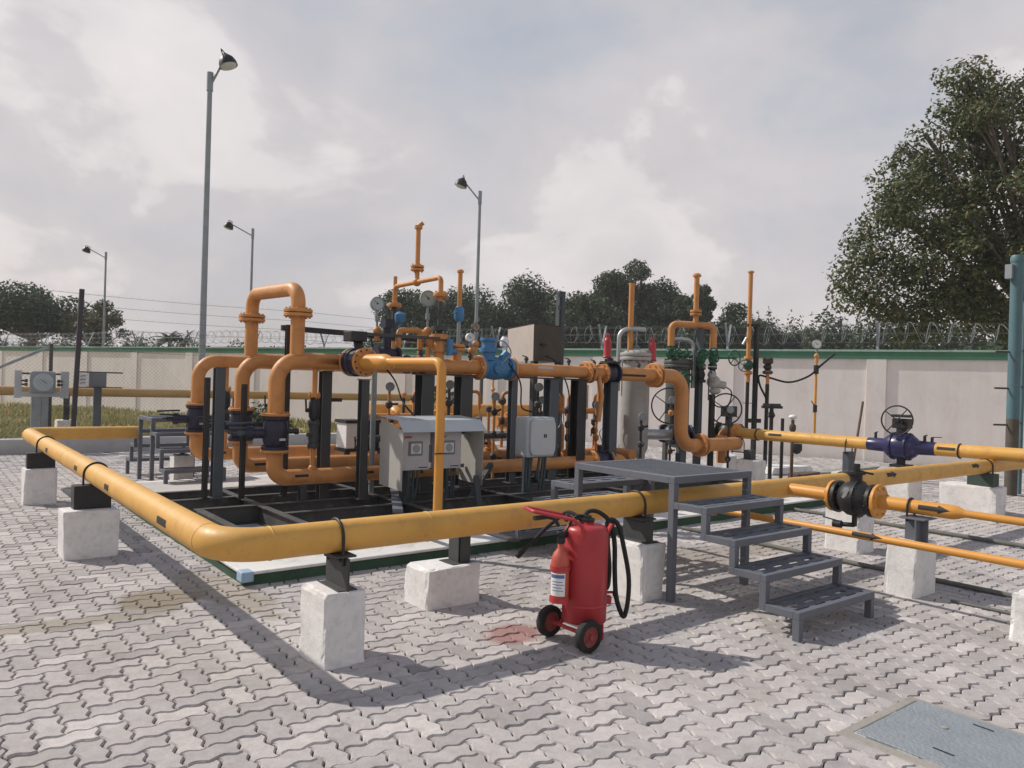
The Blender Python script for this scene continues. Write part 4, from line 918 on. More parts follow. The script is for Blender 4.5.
# inverted orange loop joining two runs
il = thing('inverted_loop', 'inverted U-shaped orange pipe with two flange pairs standing above the runs', 'pipe', (3.2, 8.4, TZ))
m = MB(); m.tube([(3.22, 7.8, TZ+0.05), (3.22, 7.8, 2.53), (3.17, 9.05, 2.55), (3.17, 9.05, TZ+0.05)], 0.075, 24, 0.17, seg=10); m.build('pipe', ORG, il)
for yy, xx in ((7.8, 3.22), (9.05, 3.17)):
    for dz_ in (-0.022, 0.022): MB().flange((xx, yy, 2.27+dz_), Z, 0.15, 0.036, 8, 0.012).build('flange', ORG, il)
# navy valve and reducer with the bright yellow drop pipe
wv = thing('wafer_valve', 'navy flanged valve with orange end flange at the top of the nearest run', 'valve', (3.80, 7.5, TZ))
m = MB(); m.lathe((3.80, 7.64, TZ), -Y, [(0.155, 0), (0.155, 0.03), (0.12, 0.032), (0.12, 0.05), (0.155, 0.052), (0.155, 0.09), (0.14, 0.10), (0.14, 0.22), (0.155, 0.225), (0.155, 0.26)], 32); m.build('body', NAVY, wv)
m = MB(); m.bolts((3.80, 7.5, TZ), Y, 0.128, 0.16, 12, 0.010); m.build('stud_bolts', BLACK, wv)
MB().flange((3.80, 7.675, TZ), Y, 0.155, 0.03, 8).build('flange', ORG, wv)
m = MB(); m.cyl((3.80, 7.52, TZ+0.13), (3.80, 7.56, TZ+0.25), 0.05); m.box((3.67, 7.45, TZ+0.22), (3.86, 7.65, TZ+0.33)); m.build('gearbox', BLACK, wv, bevel=0.01)
m = MB(); m.bar((3.80, 7.55, TZ+0.31), (5.05, 7.75, TZ+0.33), 0.03, 0.035); m.build('lever_bar', DGREY, wv)
dp_ = thing('drop_pipe', 'bright yellow reduced pipe running forward from the navy flanged valve and dropping before the cabinet', 'pipe', (3.80, 5.88, 0.3))
m = MB(); m.lathe((3.80, 7.37, TZ), -Y, [(RR, 0), (RR, 0.42), (0.075, 0.47), (0.055, 0.52), (0.043, 0.54), (0.043, 0.60)], 24); m.build('reducer', YEL2, dp_)
m = MB(); m.tube([(3.80, 6.78, TZ), (3.80, 5.88, TZ), (3.80, 5.88, 0.235)], 0.043, 20, 0.10, seg=8); m.build('pipe', YEL2, dp_)
MB().flange((3.80, 7.365, TZ), Y, 0.155, 0.032, 8, 0.012).build('flange', ORG, dp_)
m = MB(); m.torus((3.80, 6.8, TZ), Y, 0.042, 0.004, 20, 6); m.build('weld_seam', YEL2, dp_)
mark_on_pipe((3.80, 6.62, TZ), -Y, 0.043, math.radians(175), 0.2, 0.014, False).build('flow_mark', MARK, dp_)
m = MB(); m.box((3.702, 5.86, 0.86), (3.71, 5.9, 1.02)); m.torus((3.80, 5.88, 0.94), Z, 0.045, 0.006); m.build('pipe_clip', BLACK, dp_); m = MB(); m.bar((3.80, 5.86, 0.225), (3.80, 6.44, 0.225), 0.07, 0.014); m.build('foot_bracket', DGREY, dp_)
# black instrument beam
ib = MB(); ib.bar((3.22, 8.25, 2.13), (5.3, 8.25, 2.10), 0.05, 0.06); tag(ib.build('instrument_beam', BLACK, None, (4.2, 8.25, 2.1)), 'long black horizontal beam above the header, holding the two pressure gauges', 'beam')

# ------------------------------------------------------------------ orange header
HZ = 1.775
hd = thing('outlet_header', 'long orange header pipe at head height that turns down at its right end', 'pipe', (6, 7.8, HZ))
m = MB(); m.cyl((4.35, 7.8, HZ), (5.6, 7.8, HZ), RR, n=24); m.build('pipe', ORG, hd); m = MB(); m.cyl((6.08, 7.8, HZ), (7.55, 7.8, HZ), RR, n=24); m.build('pipe', ORG, hd)
m = MB(); m.lathe((7.55, 7.8, HZ), X, [(RR, 0), (RR, 0.12), (RR*1.15, 0.2), (RR, 0.28)], 24, False, False); m.cyl((8.0, 7.8, HZ), (8.85, 7.8, HZ), 0.10, n=24); m.build('reduced_pipe', ORG, hd)
m = MB(); m.tube([(8.9, 7.8, HZ), (9.5, 7.8, HZ), (9.5, 7.8, 0.69), (11.12, 7.8, 0.69), (11.12, 8.3, 0.69)], 0.108, 26, 0.27, seg=10); m.build('down_pipe', ORG, hd)
for xx, R_ in ((5.585, 0.155), (6.095, 0.155), (7.42, 0.15), (7.50, 0.15), (7.75, 0.15), (8.82, 0.185), (8.90, 0.185)): MB().flange((xx, 7.8, HZ), X, R_, 0.034, 8, 0.012).build('flange', ORG, hd)
for xx in (9.95, 10.02): MB().flange((xx, 7.8, 0.69), X, 0.185, 0.036, 8, 0.013).build('flange', ORG, hd)
for xx in (6.9, 5.1, 8.3):
    m = MB(); m.lathe((xx, 7.8, HZ), X, [(RR, 0), (RR+0.003, 0.003), (RR+0.003, 0.011), (RR, 0.014)], 24, False, False); m.build('weld_seam', ORG, hd)
m = MB(); m.lathe((10.55, 7.8, 0.69), X, [(0.108, 0), (0.111, 0.003), (0.111, 0.012), (0.108, 0.015)], 24, False, False); m.build('weld_seam', ORG, hd)
mark_on_pipe((6.62, 7.8, HZ), X, RR, math.radians(25), 0.26, 0.016, False).build('pale_sticker', LGREY, hd)
mark_on_pipe((8.3, 7.8, HZ), X, 0.10, math.radians(-10), 0.5, 0.016, False).build('flow_mark', MARK, hd)
m = MB(); m.cyl((5.25, 7.8, HZ), (5.25, 7.8, 1.98), 0.06); m.build('tee_riser', ORG, hd)
for zz_ in (1.985, 2.025): MB().flange((5.25, 7.8, zz_), Z, 0.105, 0.03, 8, 0.008).build('flange', ORG, hd)
m = MB(); m.tube([(7.62, 7.74, HZ-0.05), (7.55, 7.6, 1.45), (7.5, 7.6, 1.1)], 0.035, 12, 0.08); m.build('drain_leg', ORG, hd)
tag(MB().bar((9.5, 7.8, 0.1), (9.5, 7.8, 0.58), 0.1, 0.1).build('pipe_stand', BGREY, None, (9.5, 7.8, 0.11)), 'short grey stand under the bend at the bottom of the orange header drop', 'post', PG)
# bright blue regulator
rg = thing('pressure_regulator', 'bright blue pressure regulator bolted into the orange header', 'regulator', (5.84, 7.8, HZ))
m = MB(); m.lathe((5.605, 7.8, HZ), X, [(0.145, 0), (0.145, 0.04), (0.11, 0.05), (0.135, 0.12), (0.15, 0.22), (0.135, 0.34), (0.11, 0.41), (0.145, 0.42), (0.145, 0.465)], 28); m.build('body', BLUE, rg)
m = MB(); m.cyl((5.72, 7.78, HZ+0.10), (5.72, 7.78, HZ+0.34), 0.085); m.lathe((5.72, 7.78, HZ+0.20), Z, [(0.12, 0), (0.12, 0.05)], 20); m.cyl((5.72, 7.78, HZ+0.34), (5.72, 7.78, HZ+0.38), 0.11); m.build('bonnet', BLUE, rg)
m = MB(); m.cyl((5.9, 7.75, HZ+0.1), (5.98, 7.72, HZ+0.2), 0.06); m.cyl((5.78, 7.69, HZ), (5.78, 7.62, HZ), 0.07); m.bolts((5.78, 7.63, HZ), Y, 0.05, 0.02, 6, 0.008); m.build('pilot', BLUE, rg)
m = MB(); m.lathe((5.98, 7.8, HZ+0.17), Z, [(0.02, 0), (0.02, 0.1), (0.055, 0.12), (0.06, 0.16), (0.055, 0.20), (0.03, 0.24)], 14); m.build('transmitter_head', WHITE, rg)
m = MB(); m.tube(smooth([(5.72, 7.70, HZ+0.3), (5.80, 7.60, HZ+0.34), (5.92, 7.58, HZ+0.2), (5.80, 7.62, HZ+0.05)]), 0.009, 6); m.build('sensing_tube', GALV, rg)
m = MB(); m.box((5.88, 7.66, HZ-0.02), (6.0, 7.74, HZ+0.08)); m.build('control_block', BLUE, rg, bevel=0.01)
# navy valve in the header, with lever
hv = thing('header_valve', 'navy valve with long lever between the dark column and the header end flange', 'valve', (7.9, 7.8, HZ))
m = MB(); m.lathe((7.77, 7.8, HZ), X, [(0.15, 0), (0.15, 0.03), (0.11, 0.04), (0.14, 0.12), (0.11, 0.2), (0.15, 0.21), (0.15, 0.24)], 26); m.build('body', NAVY, hv)
m = MB(); m.cyl((7.9, 7.8, HZ+0.1), (7.9, 7.8, HZ+0.22), 0.045); m.cyl((7.9, 7.8, HZ+0.14), (7.9, 7.8, HZ+0.17), 0.15); m.build('bonnet', NAVY, hv)
m = MB(); m.bar((7.92, 7.72, HZ+0.17), (7.35, 7.45, HZ+0.12), 0.035, 0.02); m.build('lever', BLACK, hv)
# ------------------------------------------------------------------ vents, gauges, relief
vs_ = thing('branched_vent', 'branched orange vent frame with two legs and central stack, left of the lamp post', 'vent pipe', (5.0, 8.35, HZ))
m = MB(); m.tube([(5.0, 8.92, 1.9), (5.0, 8.92, 2.82), (5.0, 7.81, 2.84), (5.0, 7.81, 2.55)], 0.03, 14, 0.06); m.cyl((5.0, 8.37, 2.83), (5.0, 8.37, 3.50), 0.03); m.sphere((5.0, 8.37, 2.83), 0.055); m.cyl((5.0, 8.92, 2.82), (5.0, 8.92, 2.95), 0.025); m.build('pipe', ORG, vs_)
for zz_ in (2.985, 3.025): MB().flange((5.0, 8.37, zz_), Z, 0.085, 0.028, 4, 0.009).build('flange', ORG, vs_)
for yy, zz_ in ((8.92, 2.57), (7.81, 2.63)): MB().flange((5.0, yy, zz_), Z, 0.09, 0.05, 4, 0.009).build('flange', ORG, vs_)
m = MB(); m.cyl((5.0, 8.37, 3.50), (5.0, 8.37, 3.54), 0.05); m.cyl((5.0, 8.37, 3.53), (5.04, 8.33, 3.58), 0.03); m.build('vent_cap', ORG, vs_)
m = MB(); m.cyl((5.0, 7.81, 2.15), (5.0, 7.81, 2.6), 0.028); m.cyl((5.0, 7.81, 2.2), (5.0, 7.81, 2.25), 0.1); m.build('relief_body', DGREY, vs_); m = MB(); m.cyl((5.0, 8.92, 2.1), (5.0, 8.92, 2.55), 0.035); m.build('relief_body', DGREY, vs_)
m = MB(); m.lathe((5.0, 7.81, HZ+0.05), Z, [(0.06, 0), (0.06, 0.1), (0.085, 0.12), (0.075, 0.22), (0.06, 0.26), (0.1, 0.27), (0.1, 0.33)], 18); m.build('inlet_valve', ORG, vs_)
def vent(label, x, y, z0, z1, r, fitz=None, fitmat=BLUE, low=None, cap=True):
    t = thing('vent_pipe', label, 'vent pipe', (x, y, z0), 'upright orange vent pipes'); zl = low if low is not None else z0
    m = MB(); m.cyl((x, y, zl), (x, y, z1), r, n=14); m.build('pipe', ORG, t)
    if low is not None: m = MB(); m.cyl((x, y, z0), (x, y, low), r*0.85, n=12); m.build('lower_pipe', GALV if fitmat is BLUE else BLACK, t)
    if cap: m = MB(); m.lathe((x, y, z1), Z, [(r, 0), (r*1.5, 0.006), (r*1.5, 0.03), (r*0.8, 0.045)], 14); m.build('vent_cap', ORG, t)
    if fitz is not None:
        m = MB(); m.lathe((x, y, fitz-0.09), Z, [(r*1.4, 0), (r*2.0, 0.03), (r*2.3, 0.09), (r*2.0, 0.15), (r*1.4, 0.18)], 14); m.cyl((x, y, fitz), (x-0.1, y-0.05, fitz+0.02), r*0.7, n=10); m.build('valve', fitmat, t)
    return t
vent('slim orange vent with a blue valve and grey foot, just left of the lamp post', 5.27, 7.8, 2.04, 2.92, 0.028, 2.42, BLUE, 2.36)
vent('tall plain orange vent with an open top behind the grey filter vessel', 9.07, 8.52, 1.9, 3.25, 0.045, None, None, None, False)
v3 = vent('tall slim orange vent with green valve and black foot, beside the black T-shaped post', 12.88, 8.96, 0.75, 3.88, 0.042, 2.08, GREEN, 1.75)
handwheel(v3, (12.68, 8.9, 2.06), (-0.7, -0.5, 0), 0.11, DGREY, 0.009)
for zz_ in (2.22, 1.93): MB().flange((12.88, 8.96, zz_), Z, 0.085, 0.05, 4, 0.01).build('flange', ORG, v3)
m = MB(); m.bar((12.83, 8.98, 2.62), (12.74, 9.0, 2.48), 0.03, 0.03); m.build('drain_tag', SILVER, v3)
v4 = thing('relief_outlet', 'short orange riser with dark valve topped by rusty flanges, right of the black T-shaped post', 'valve', (13.18, 8.72, 0))
m = MB(); m.cyl((13.18, 8.72, 0.0), (13.18, 8.72, 1.72), 0.038); m.build('lower_pipe', BLACK, v4)
m = MB(); m.cyl((13.18, 8.72, 1.72), (13.18, 8.72, 1.95), 0.035); m.build('pipe', ORG, v4)
m = MB(); m.lathe((13.18, 8.72, 1.98), Z, [(0.04, 0), (0.075, 0.05), (0.06, 0.12), (0.04, 0.16)], 14); m.cyl((13.18, 8.72, 2.05), (13.05, 8.70, 2.05), 0.035); m.build('valve_body', BLACK, v4)
for zz_ in (1.95, 2.15, 2.2): MB().flange((13.18, 8.72, zz_), Z, 0.10, 0.045, 4, 0.012).build('flange', RUSTY, v4)
m = MB(); m.bar((13.1, 8.7, 1.32), (13.4, 8.6, 1.32), 0.14, 0.05); m.build('bracket', DGREY, v4)
gp_n = 0
def gauge(label, base, dial, r, face, stem_mat, mat=GALV, grp='round pressure gauges on stems', thick=0.06):
    b, c = V3(base), V3(dial); t = thing('pressure_gauge', label, 'pressure gauge', b, grp)
    d = (V3((0, 0, 1.6))-c); d.z = 0; d.normalize(); d = (d + V3((0.25, -0.1, 0))).normalized()
    m = MB(); m.lathe(c-d*thick/2, d, [(r*0.9, 0), (r, thick*0.2), (r, thick*0.9), (r*0.93, thick), (r*0.88, thick), (r*0.86, thick*0.85)], 30, True); m.build('case', mat, t)
    m = MB(); m.lathe(c+d*(thick*0.26), d, [(r*0.87, 0), (r*0.87, 0.006)], 30); dl = m.build('dial', face, t)
    u = d.cross(Z); m = MB(); m.bar(c+d*(thick*0.26+0.009)-u*r*0.15, c+d*(thick*0.26+0.009)+(u*0.45+Z*0.4)*r, r*0.06, 0.003); m.lathe(c+d*(thick*0.26+0.006), d, [(r*0.12, 0), (r*0.12, 0.006)], 12); m.build('needle', MARK, dl)
    m = MB(); m.cyl(b, c-Z*r*0.95, 0.014, n=10); m.cyl(b.lerp(c, 0.35), b.lerp(c, 0.55), 0.028, n=8); m.build('stem', stem_mat, t)
    m = MB(); m.sphere(b, 0.05); m.cyl(b-Z*0.12, b, 0.035, n=10); m.build('socket', ORG, t)
    return t
gauge('left one of the two large gauges above the black beam, darker grey dial', (4.37, 8.2, 2.17), (4.36, 8.2, 2.49), 0.085, DIAL, GALV)
gauge('right one of the two large gauges above the black beam, greenish pale dial', (4.95, 8.0, 2.2), (4.94, 8.0, 2.59), 0.10, paint('greenish_dial', (0.30, 0.36, 0.34), 0.35, scale=6), GALV)
gauge('small rusty-rimmed gauge at the foot of the lamp post behind the header', (5.95, 8.4, 2.1), (5.95, 8.4, 2.33), 0.06, paint('rusty_dial', (0.30, 0.24, 0.21), 0.5, scale=6), GALV, RUSTY)
gauge('small white round gauge left of the blue regulator', (5.75, 8.2, 2.0), (5.72, 8.2, 2.17), 0.058, WHITE, GALV, WHITE)
# mixed small orange and blue fittings above the header
fit = thing('control_fittings', 'cluster of orange and blue small valves under the greenish gauge', 'valves', (4.75, 8.0, HZ))
m = MB(); m.tube([(4.55, 8.0, 1.95), (4.55, 8.0, 2.18), (4.85, 8.0, 2.2), (4.85, 8.0, 1.9)], 0.035, 12, 0.06); m.sphere((4.9, 8.0, 2.14), 0.07); m.build('orange_tubing', ORG, fit)
m = MB(); m.lathe((4.62, 8.1, 2.28), Z, [(0.05, 0), (0.065, 0.03), (0.065, 0.1), (0.03, 0.13)], 14); m.cyl((4.62, 8.1, 2.0), (4.62, 8.1, 2.28), 0.015); m.build('blue_actuator', BLUE, fit)
m = MB(); m.lathe((4.95, 7.9, 1.98), Z, [(0.03, 0), (0.07, 0.05), (0.07, 0.12), (0.03, 0.16)], 14); m.cyl((4.9, 7.9, 1.85), (4.9, 7.9, 2.0), 0.03); m.build('orange_regulator', ORG, fit)
m = MB(); m.cyl((5.08, 7.7, 1.9), (5.08, 7.7, 2.1), 0.04); m.cyl((5.08, 7.7, 1.95), (5.16, 7.66, 1.95), 0.03); m.build('blue_fitting', BLUE, fit)
nv = thing('lever_valve', 'dark navy valve pair behind the reducer, left of the orange header', 'valve', (4.45, 7.95, 1.9))
m = MB(); m.lathe((4.25, 8.0, 1.88), X, [(0.1, 0), (0.1, 0.03), (0.07, 0.04), (0.1, 0.15), (0.07, 0.26), (0.1, 0.27), (0.1, 0.3)], 20); m.lathe((4.62, 7.95, 1.78), X, [(0.11, 0), (0.11, 0.04), (0.08, 0.05), (0.10, 0.12), (0.08, 0.2), (0.11, 0.21), (0.11, 0.25)], 20); m.build('body', NAVY, nv)
m = MB(); m.cyl((4.4, 8.0, 1.95), (4.4, 8.0, 2.25), 0.05); m.box((4.34, 7.94, 2.2), (4.46, 8.06, 2.3)); m.build('stem', NAVY, nv)

# ------------------------------------------------------------------ cabinet with two boxes under one hood
cb = thing('control_cabinet', 'cream hooded cabinet holding two grey instrument boxes behind the yellow drop pipe', 'cabinet', (4.5, 7.1, 0.12))
x0, x1, yf, yb_, zb, zt = 4.0, 5.02, 6.9, 7.36, 0.55, 1.17
def panel(vs, mat, name, par, th):
    a = [V3(p) for p in vs]; n_ = (a[1]-a[0]).cross(a[2]-a[0]).normalized()*th; k_ = len(a)
    fs = [tuple(reversed(range(k_))), tuple(range(k_, 2*k_))] + [(i, (i+1) % k_, k_+(i+1) % k_, k_+i) for i in range(k_)]
    return MB().add(a+[p+n_ for p in a], fs).build(name, mat, par)
panel([(x0, yf-0.02, 0.45), (x0, yb_, 0.47), (x0, yb_, zt+0.015), (x0, yf-0.02, zt-0.10)], CREAM, 'side_panel', cb, 0.004)
panel([(x1, yf-0.02, 0.45), (x1, yb_, 0.47), (x1, yb_, zt+0.015), (x1, yf-0.02, zt-0.10)], CREAM, 'side_panel', cb, 0.004)
panel([(x0-0.012, yf-0.05, zt-0.115), (x1+0.02, yf-0.05, zt-0.115), (x1+0.02, yf+0.07, zt+0.0), (x0-0.012, yf+0.07, zt+0.0)], LGREY, 'hood_visor', cb, 0.004)
panel([(x0-0.012, yf+0.071, zt+0.001), (x1+0.02, yf+0.071, zt+0.001), (x1+0.02, yb_+0.02, zt+0.03), (x0-0.012, yb_+0.02, zt+0.03)], LGREY, 'hood_top', cb, 0.004)
for bx0, bx1, logo in ((4.05, 4.40, RED), (4.475, 4.80, paint('grey_print', (0.12, 0.12, 0.14), 0.5))):
    m = MB(); m.box((bx0, 6.985, 0.645), (bx1, 7.2, 1.055)); bxo = m.build('instrument_box', PANEL, cb, bevel=0.008)
    cx_ = (bx0+bx1)/2-0.01
    m = MB(); m.box((cx_-0.085, 6.972, 0.80), (cx_+0.085, 6.984, 0.95)); m.build('window_frame', paint('window_frame_grey', (0.16, 0.16, 0.17), 0.4) if logo is RED else bpy.data.materials['window_frame_grey'], bxo, bevel=0.015)
    m = MB(); m.box((cx_-0.062, 6.966, 0.822), (cx_+0.062, 6.971, 0.928)); m.build('window_glass', GLASSM, bxo, bevel=0.01)
    m = MB(); m.lathe((cx_, 6.9655, 0.875), -Y, [(0.045, 0), (0.045, 0.003), (0.038, 0.003)], 20); m.build('meter_ring', GALV, bxo)
    m = MB(); m.box((bx0+0.03, 6.981, 0.985), (bx0+0.115, 6.984, 1.005)); m.build('red_badge' if logo is RED else 'grey_badge', logo, bxo)
    m = MB(); m.box((bx1-0.14, 6.981, 0.668), (bx1-0.03, 6.984, 0.677)); m.build('printed_line', MARK, bxo)
    m = MB(); m.box((cx_-0.1, 7.0, 1.06), (cx_+0.06, 7.05, 1.085)); m.build('hinge', LGREY, bxo)
    m = MB(); m.cyl((bx0+0.06, 7.05, 0.645), (bx0+0.06, 7.05, 0.60), 0.018, n=8); m.cyl((bx1-0.06, 7.05, 0.645), (bx1-0.06, 7.05, 0.60), 0.018, n=8); m.build('cable_gland', BLACK, bxo)
m = MB(); m.box((4.02, 7.21, 0.62), (5.0, 7.25, 0.66)); m.box((4.02, 7.21, 1.0), (5.0, 7.25, 1.04)); m.build('back_rail', GREY, cb)
for xx in (4.28, 4.78):
    m = MB(); m.box((xx-0.05, 7.26, 0.12), (xx+0.05, 7.33, 1.1)); m.build('post', BGREY, cb)
for xx, r_ in ((4.17, 0.014), (4.20, 0.012), (4.24, 0.016), (4.29, 0.013), (4.60, 0.013), (4.66, 0.015), (4.72, 0.014), (4.77, 0.012)):
    rr = random.Random(int(xx*100)); m = MB(); m.tube(smooth([(xx, 7.05, 0.64), (xx+rr.uniform(-.02, .02), 7.07, 0.45), (xx+rr.uniform(-.03, .03), 7.1, 0.3), (xx+rr.uniform(-.04, .04), 7.15, 0.12)]), r_, 8); m.build('cable', CONDUIT, cb)
# grey junction box
jb = thing('junction_box', 'light grey rounded junction box on a post beside the control cabinet', 'junction box', (5.94, 7.0, 0.12))
m = MB(); m.box((5.64, 6.98, 0.72), (6.08, 7.22, 1.20)); m.build('box', LGREY, jb, bevel=0.03)
m = MB()
vsx = []
for k_ in range(32):
    a = 2*math.pi*k_/32; c_, s_ = math.cos(a), math.sin(a); q = 0.34
    vsx.append((5.865+0.195*math.copysign(abs(c_)**q, c_), 0, 0.96+0.215*math.copysign(abs(s_)**q, s_)))
m.add([(a, 6.945, c) for a, _, c in vsx]+[(a, 6.979, c) for a, _, c in vsx], [tuple(range(32)), tuple(range(63, 31, -1))]+[(i, i+32, 32+(i+1) % 32, (i+1) % 32) for i in range(32)]); m.build('lid', LGREY, jb, bevel=0.008)
m = MB(); m.box((5.87, 6.940, 0.955), (5.882, 6.944, 1.0)); m.box((5.897, 6.940, 0.955), (5.909, 6.944, 1.0)); m.box((5.882, 6.9405, 0.972), (5.897, 6.944, 0.983)); m.build('dark_badge', MARK, jb)
m = MB(); m.box((5.83, 7.23, 0.12), (5.93, 7.29, 1.15)); m.build('post', BGREY, jb)
for i, xx in enumerate((5.72, 5.76, 5.80, 5.93, 5.98, 6.02)):
    rr = random.Random(i+5); m = MB(); m.tube(smooth([(xx, 7.08, 0.73), (xx+rr.uniform(-.03, .03), 7.1, 0.5), (xx+rr.uniform(-.05, .05), 7.12, 0.3), (xx+rr.uniform(-.08, .08), 7.18, 0.12)]), 0.017, 8); m.build('cable', CONDUIT, jb)
for ch in jb.children:
    for v in ch.data.vertices: v.co.x += 0.09
# small white-sided box near the runs
wb = thing('terminal_box', 'small white box with dark lid and strap behind the nearest low run', 'box', (4.7, 9.4, 0.7))
m = MB(); m.box((4.55, 9.3, 0.66), (5.22, 9.6, 1.0)); m.build('box', WHITE, wb, bevel=0.01)
m = MB(); m.box((4.53, 9.28, 1.0), (5.24, 9.62, 1.04)); m.box((4.8, 9.27, 0.64), (5.02, 9.297, 1.0)); m.box((4.53, 9.28, 0.62), (5.24, 9.62, 0.658)); m.build('strap_frame', BLACK, wb)
m = MB(); m.box((4.6, 9.4, 0.12), (4.66, 9.46, 0.62)); m.box((5.1, 9.4, 0.12), (5.16, 9.46, 0.62)); m.build('stand', DGREY, wb)

# ------------------------------------------------------------------ instrument sunshade and post behind the header
sh = thing('instrument_hood', 'open sheet-metal hood, beige lit side and dark brown inside, above the header', 'hood', (7.2, 8.7, 1.9))
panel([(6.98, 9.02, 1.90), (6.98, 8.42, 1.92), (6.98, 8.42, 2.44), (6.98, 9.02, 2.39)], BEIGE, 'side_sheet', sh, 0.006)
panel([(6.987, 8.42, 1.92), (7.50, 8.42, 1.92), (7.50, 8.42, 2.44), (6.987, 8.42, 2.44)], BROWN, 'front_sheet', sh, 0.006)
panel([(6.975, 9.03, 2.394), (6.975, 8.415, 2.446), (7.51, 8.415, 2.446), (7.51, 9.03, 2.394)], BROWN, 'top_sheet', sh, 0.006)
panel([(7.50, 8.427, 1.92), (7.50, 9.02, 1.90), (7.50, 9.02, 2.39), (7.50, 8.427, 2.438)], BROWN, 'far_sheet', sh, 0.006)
m = MB(); m.bar((7.25, 8.72, 0.12), (7.25, 8.72, 2.4), 0.08, 0.08); m.build('post', DGREY, sh)
m = MB(); m.bar((7.1, 8.40, 2.16), (7.2, 8.40, 2.16), 0.03, 0.03); m.build('bracket', BLACK, sh)
bp2 = thing('cable_post', 'tall blue-grey cable post with clips right of the beige hood', 'post', (7.72, 8.7, 0.12))
m = MB(); m.box((7.66, 8.66, 0.12), (7.78, 8.74, 3.0)); m.build('column', BGREY, bp2, bevel=0.004)
m = MB()
for zz_ in (2.9, 2.72, 2.1, 1.6): m.box((7.62, 8.64, zz_), (7.70, 8.659, zz_+0.06))
m.tube([(7.70, 8.645, 2.98), (7.69, 8.64, 2.4), (7.70, 8.645, 1.5)], 0.012, 6, 0.5); m.build('cable_clips', CONDUIT, bp2)

# ------------------------------------------------------------------ filter vessels
def vessel(label, x, y, r, z0, zt, mat, davit=True, sgn=-1):
    t = thing('filter_vessel', label, 'filter vessel', (x, y, 0.12), 'upright filter vessels')
    m = MB(); m.lathe((x, y, z0), Z, [(0, -0.16), (r*0.5, -0.14), (r*0.85, -0.08), (r, 0), (r, zt-z0-0.16)], 36, False, False); m.build('shell', mat, t)
    for zz_ in (zt-0.15, zt-0.085): m = MB(); m.lathe((x, y, zz_), Z, [(r*1.18, 0), (r*1.2, 0.008), (r*1.2, 0.048), (r*1.18, 0.056)], 36); m.bolts((x, y, zz_+0.03), Z, r*1.1, 0.06, 16, 0.013); m.build('flange', mat, t)
    m = MB(); m.lathe((x, y, zt-0.028), Z, [(r*1.0, 0), (r*0.9, 0.03), (r*0.4, 0.05), (0, 0.055)], 36, False, False); m.build('lid', mat, t)
    if davit:
        dx = -r*1.25*0.787*-sgn; dy = r*1.25*0.617*-sgn
        m = MB(); m.tube([(x+dx, y+dy, z0+0.9), (x+dx, y+dy, zt+0.34), (x, y, zt+0.36), (x-dx*0.5, y-dy*0.5, zt+0.35)], 0.035, 14, 0.24, seg=10); m.build('davit_arm', SILVER, t)
        m = MB(); m.cyl((x, y, zt), (x, y, zt+0.36), 0.012, n=8); m.torus((x, y, zt+0.04), (1, 0.5, 0), 0.05, 0.01, 16, 6); m.build('lifting_rod', GALV, t)
    for a in (0.4, 2.5, 4.6):
        m = MB(); m.bar((x+math.cos(a)*r*0.9, y+math.sin(a)*r*0.9, 0.12), (x+math.cos(a)*r*0.9, y+math.sin(a)*r*0.9, z0+0.05), 0.07, 0.07); m.build('leg', mat, t)
    return t
fv = vessel('light grey filter vessel with curved lifting arm, behind the orange header drop', 9.13, 8.44, 0.225, 0.62, 2.16, VESSEL)
m = MB(); m.cyl((9.18, 8.36, 0.84), (9.63, 8.09, 0.84), 0.085); m.build('nozzle', SILVER, fv)
vessel('dark grey filter vessel beside the green valves, behind the black column', 10.66, 8.85, 0.21, 0.7, 2.1, DVESSEL, True, 1)
ov = ball_valve('outlet_valve', 'black and navy valve on the light grey vessel nozzle', (9.78, 8.02, 0.84), (0.95, -0.4, 0), 0.15, 0.32, NAVY, 0.17)
def relief(label, x, y, z):
    t = thing('relief_valve', label, 'relief valve', (x, y, z), 'red relief valves')
    m = MB(); m.lathe((x, y, z+0.16), Z, [(0.055, 0), (0.075, 0.02), (0.06, 0.05), (0.06, 0.26), (0.05, 0.30), (0.03, 0.32), (0.03, 0.37), (0.0, 0.385)], 18); m.build('bonnet', RED, t)
    m = MB(); m.lathe((x, y, z), Z, [(0.06, 0), (0.06, 0.04), (0.035, 0.05), (0.04, 0.15)], 16); m.cyl((x, y, z+0.1), (x+0.1, y-0.08, z+0.1), 0.03); m.build('base', NAVY, t)
    return t
relief('red relief valve left of the light grey vessel lifting arm, larger of the two', 8.47, 8.43, 1.86)
relief('red relief valve right of the light grey vessel lid, smaller of the two', 9.26, 8.22, 1.84)
tag(MB().cyl((8.47, 8.43, 0.12), (8.47, 8.43, 1.86), 0.04).build('relief_stub', ORG, None, (8.47, 8.43, 0.12)), 'thin orange stub pipe under the larger red relief valve', 'pipe')
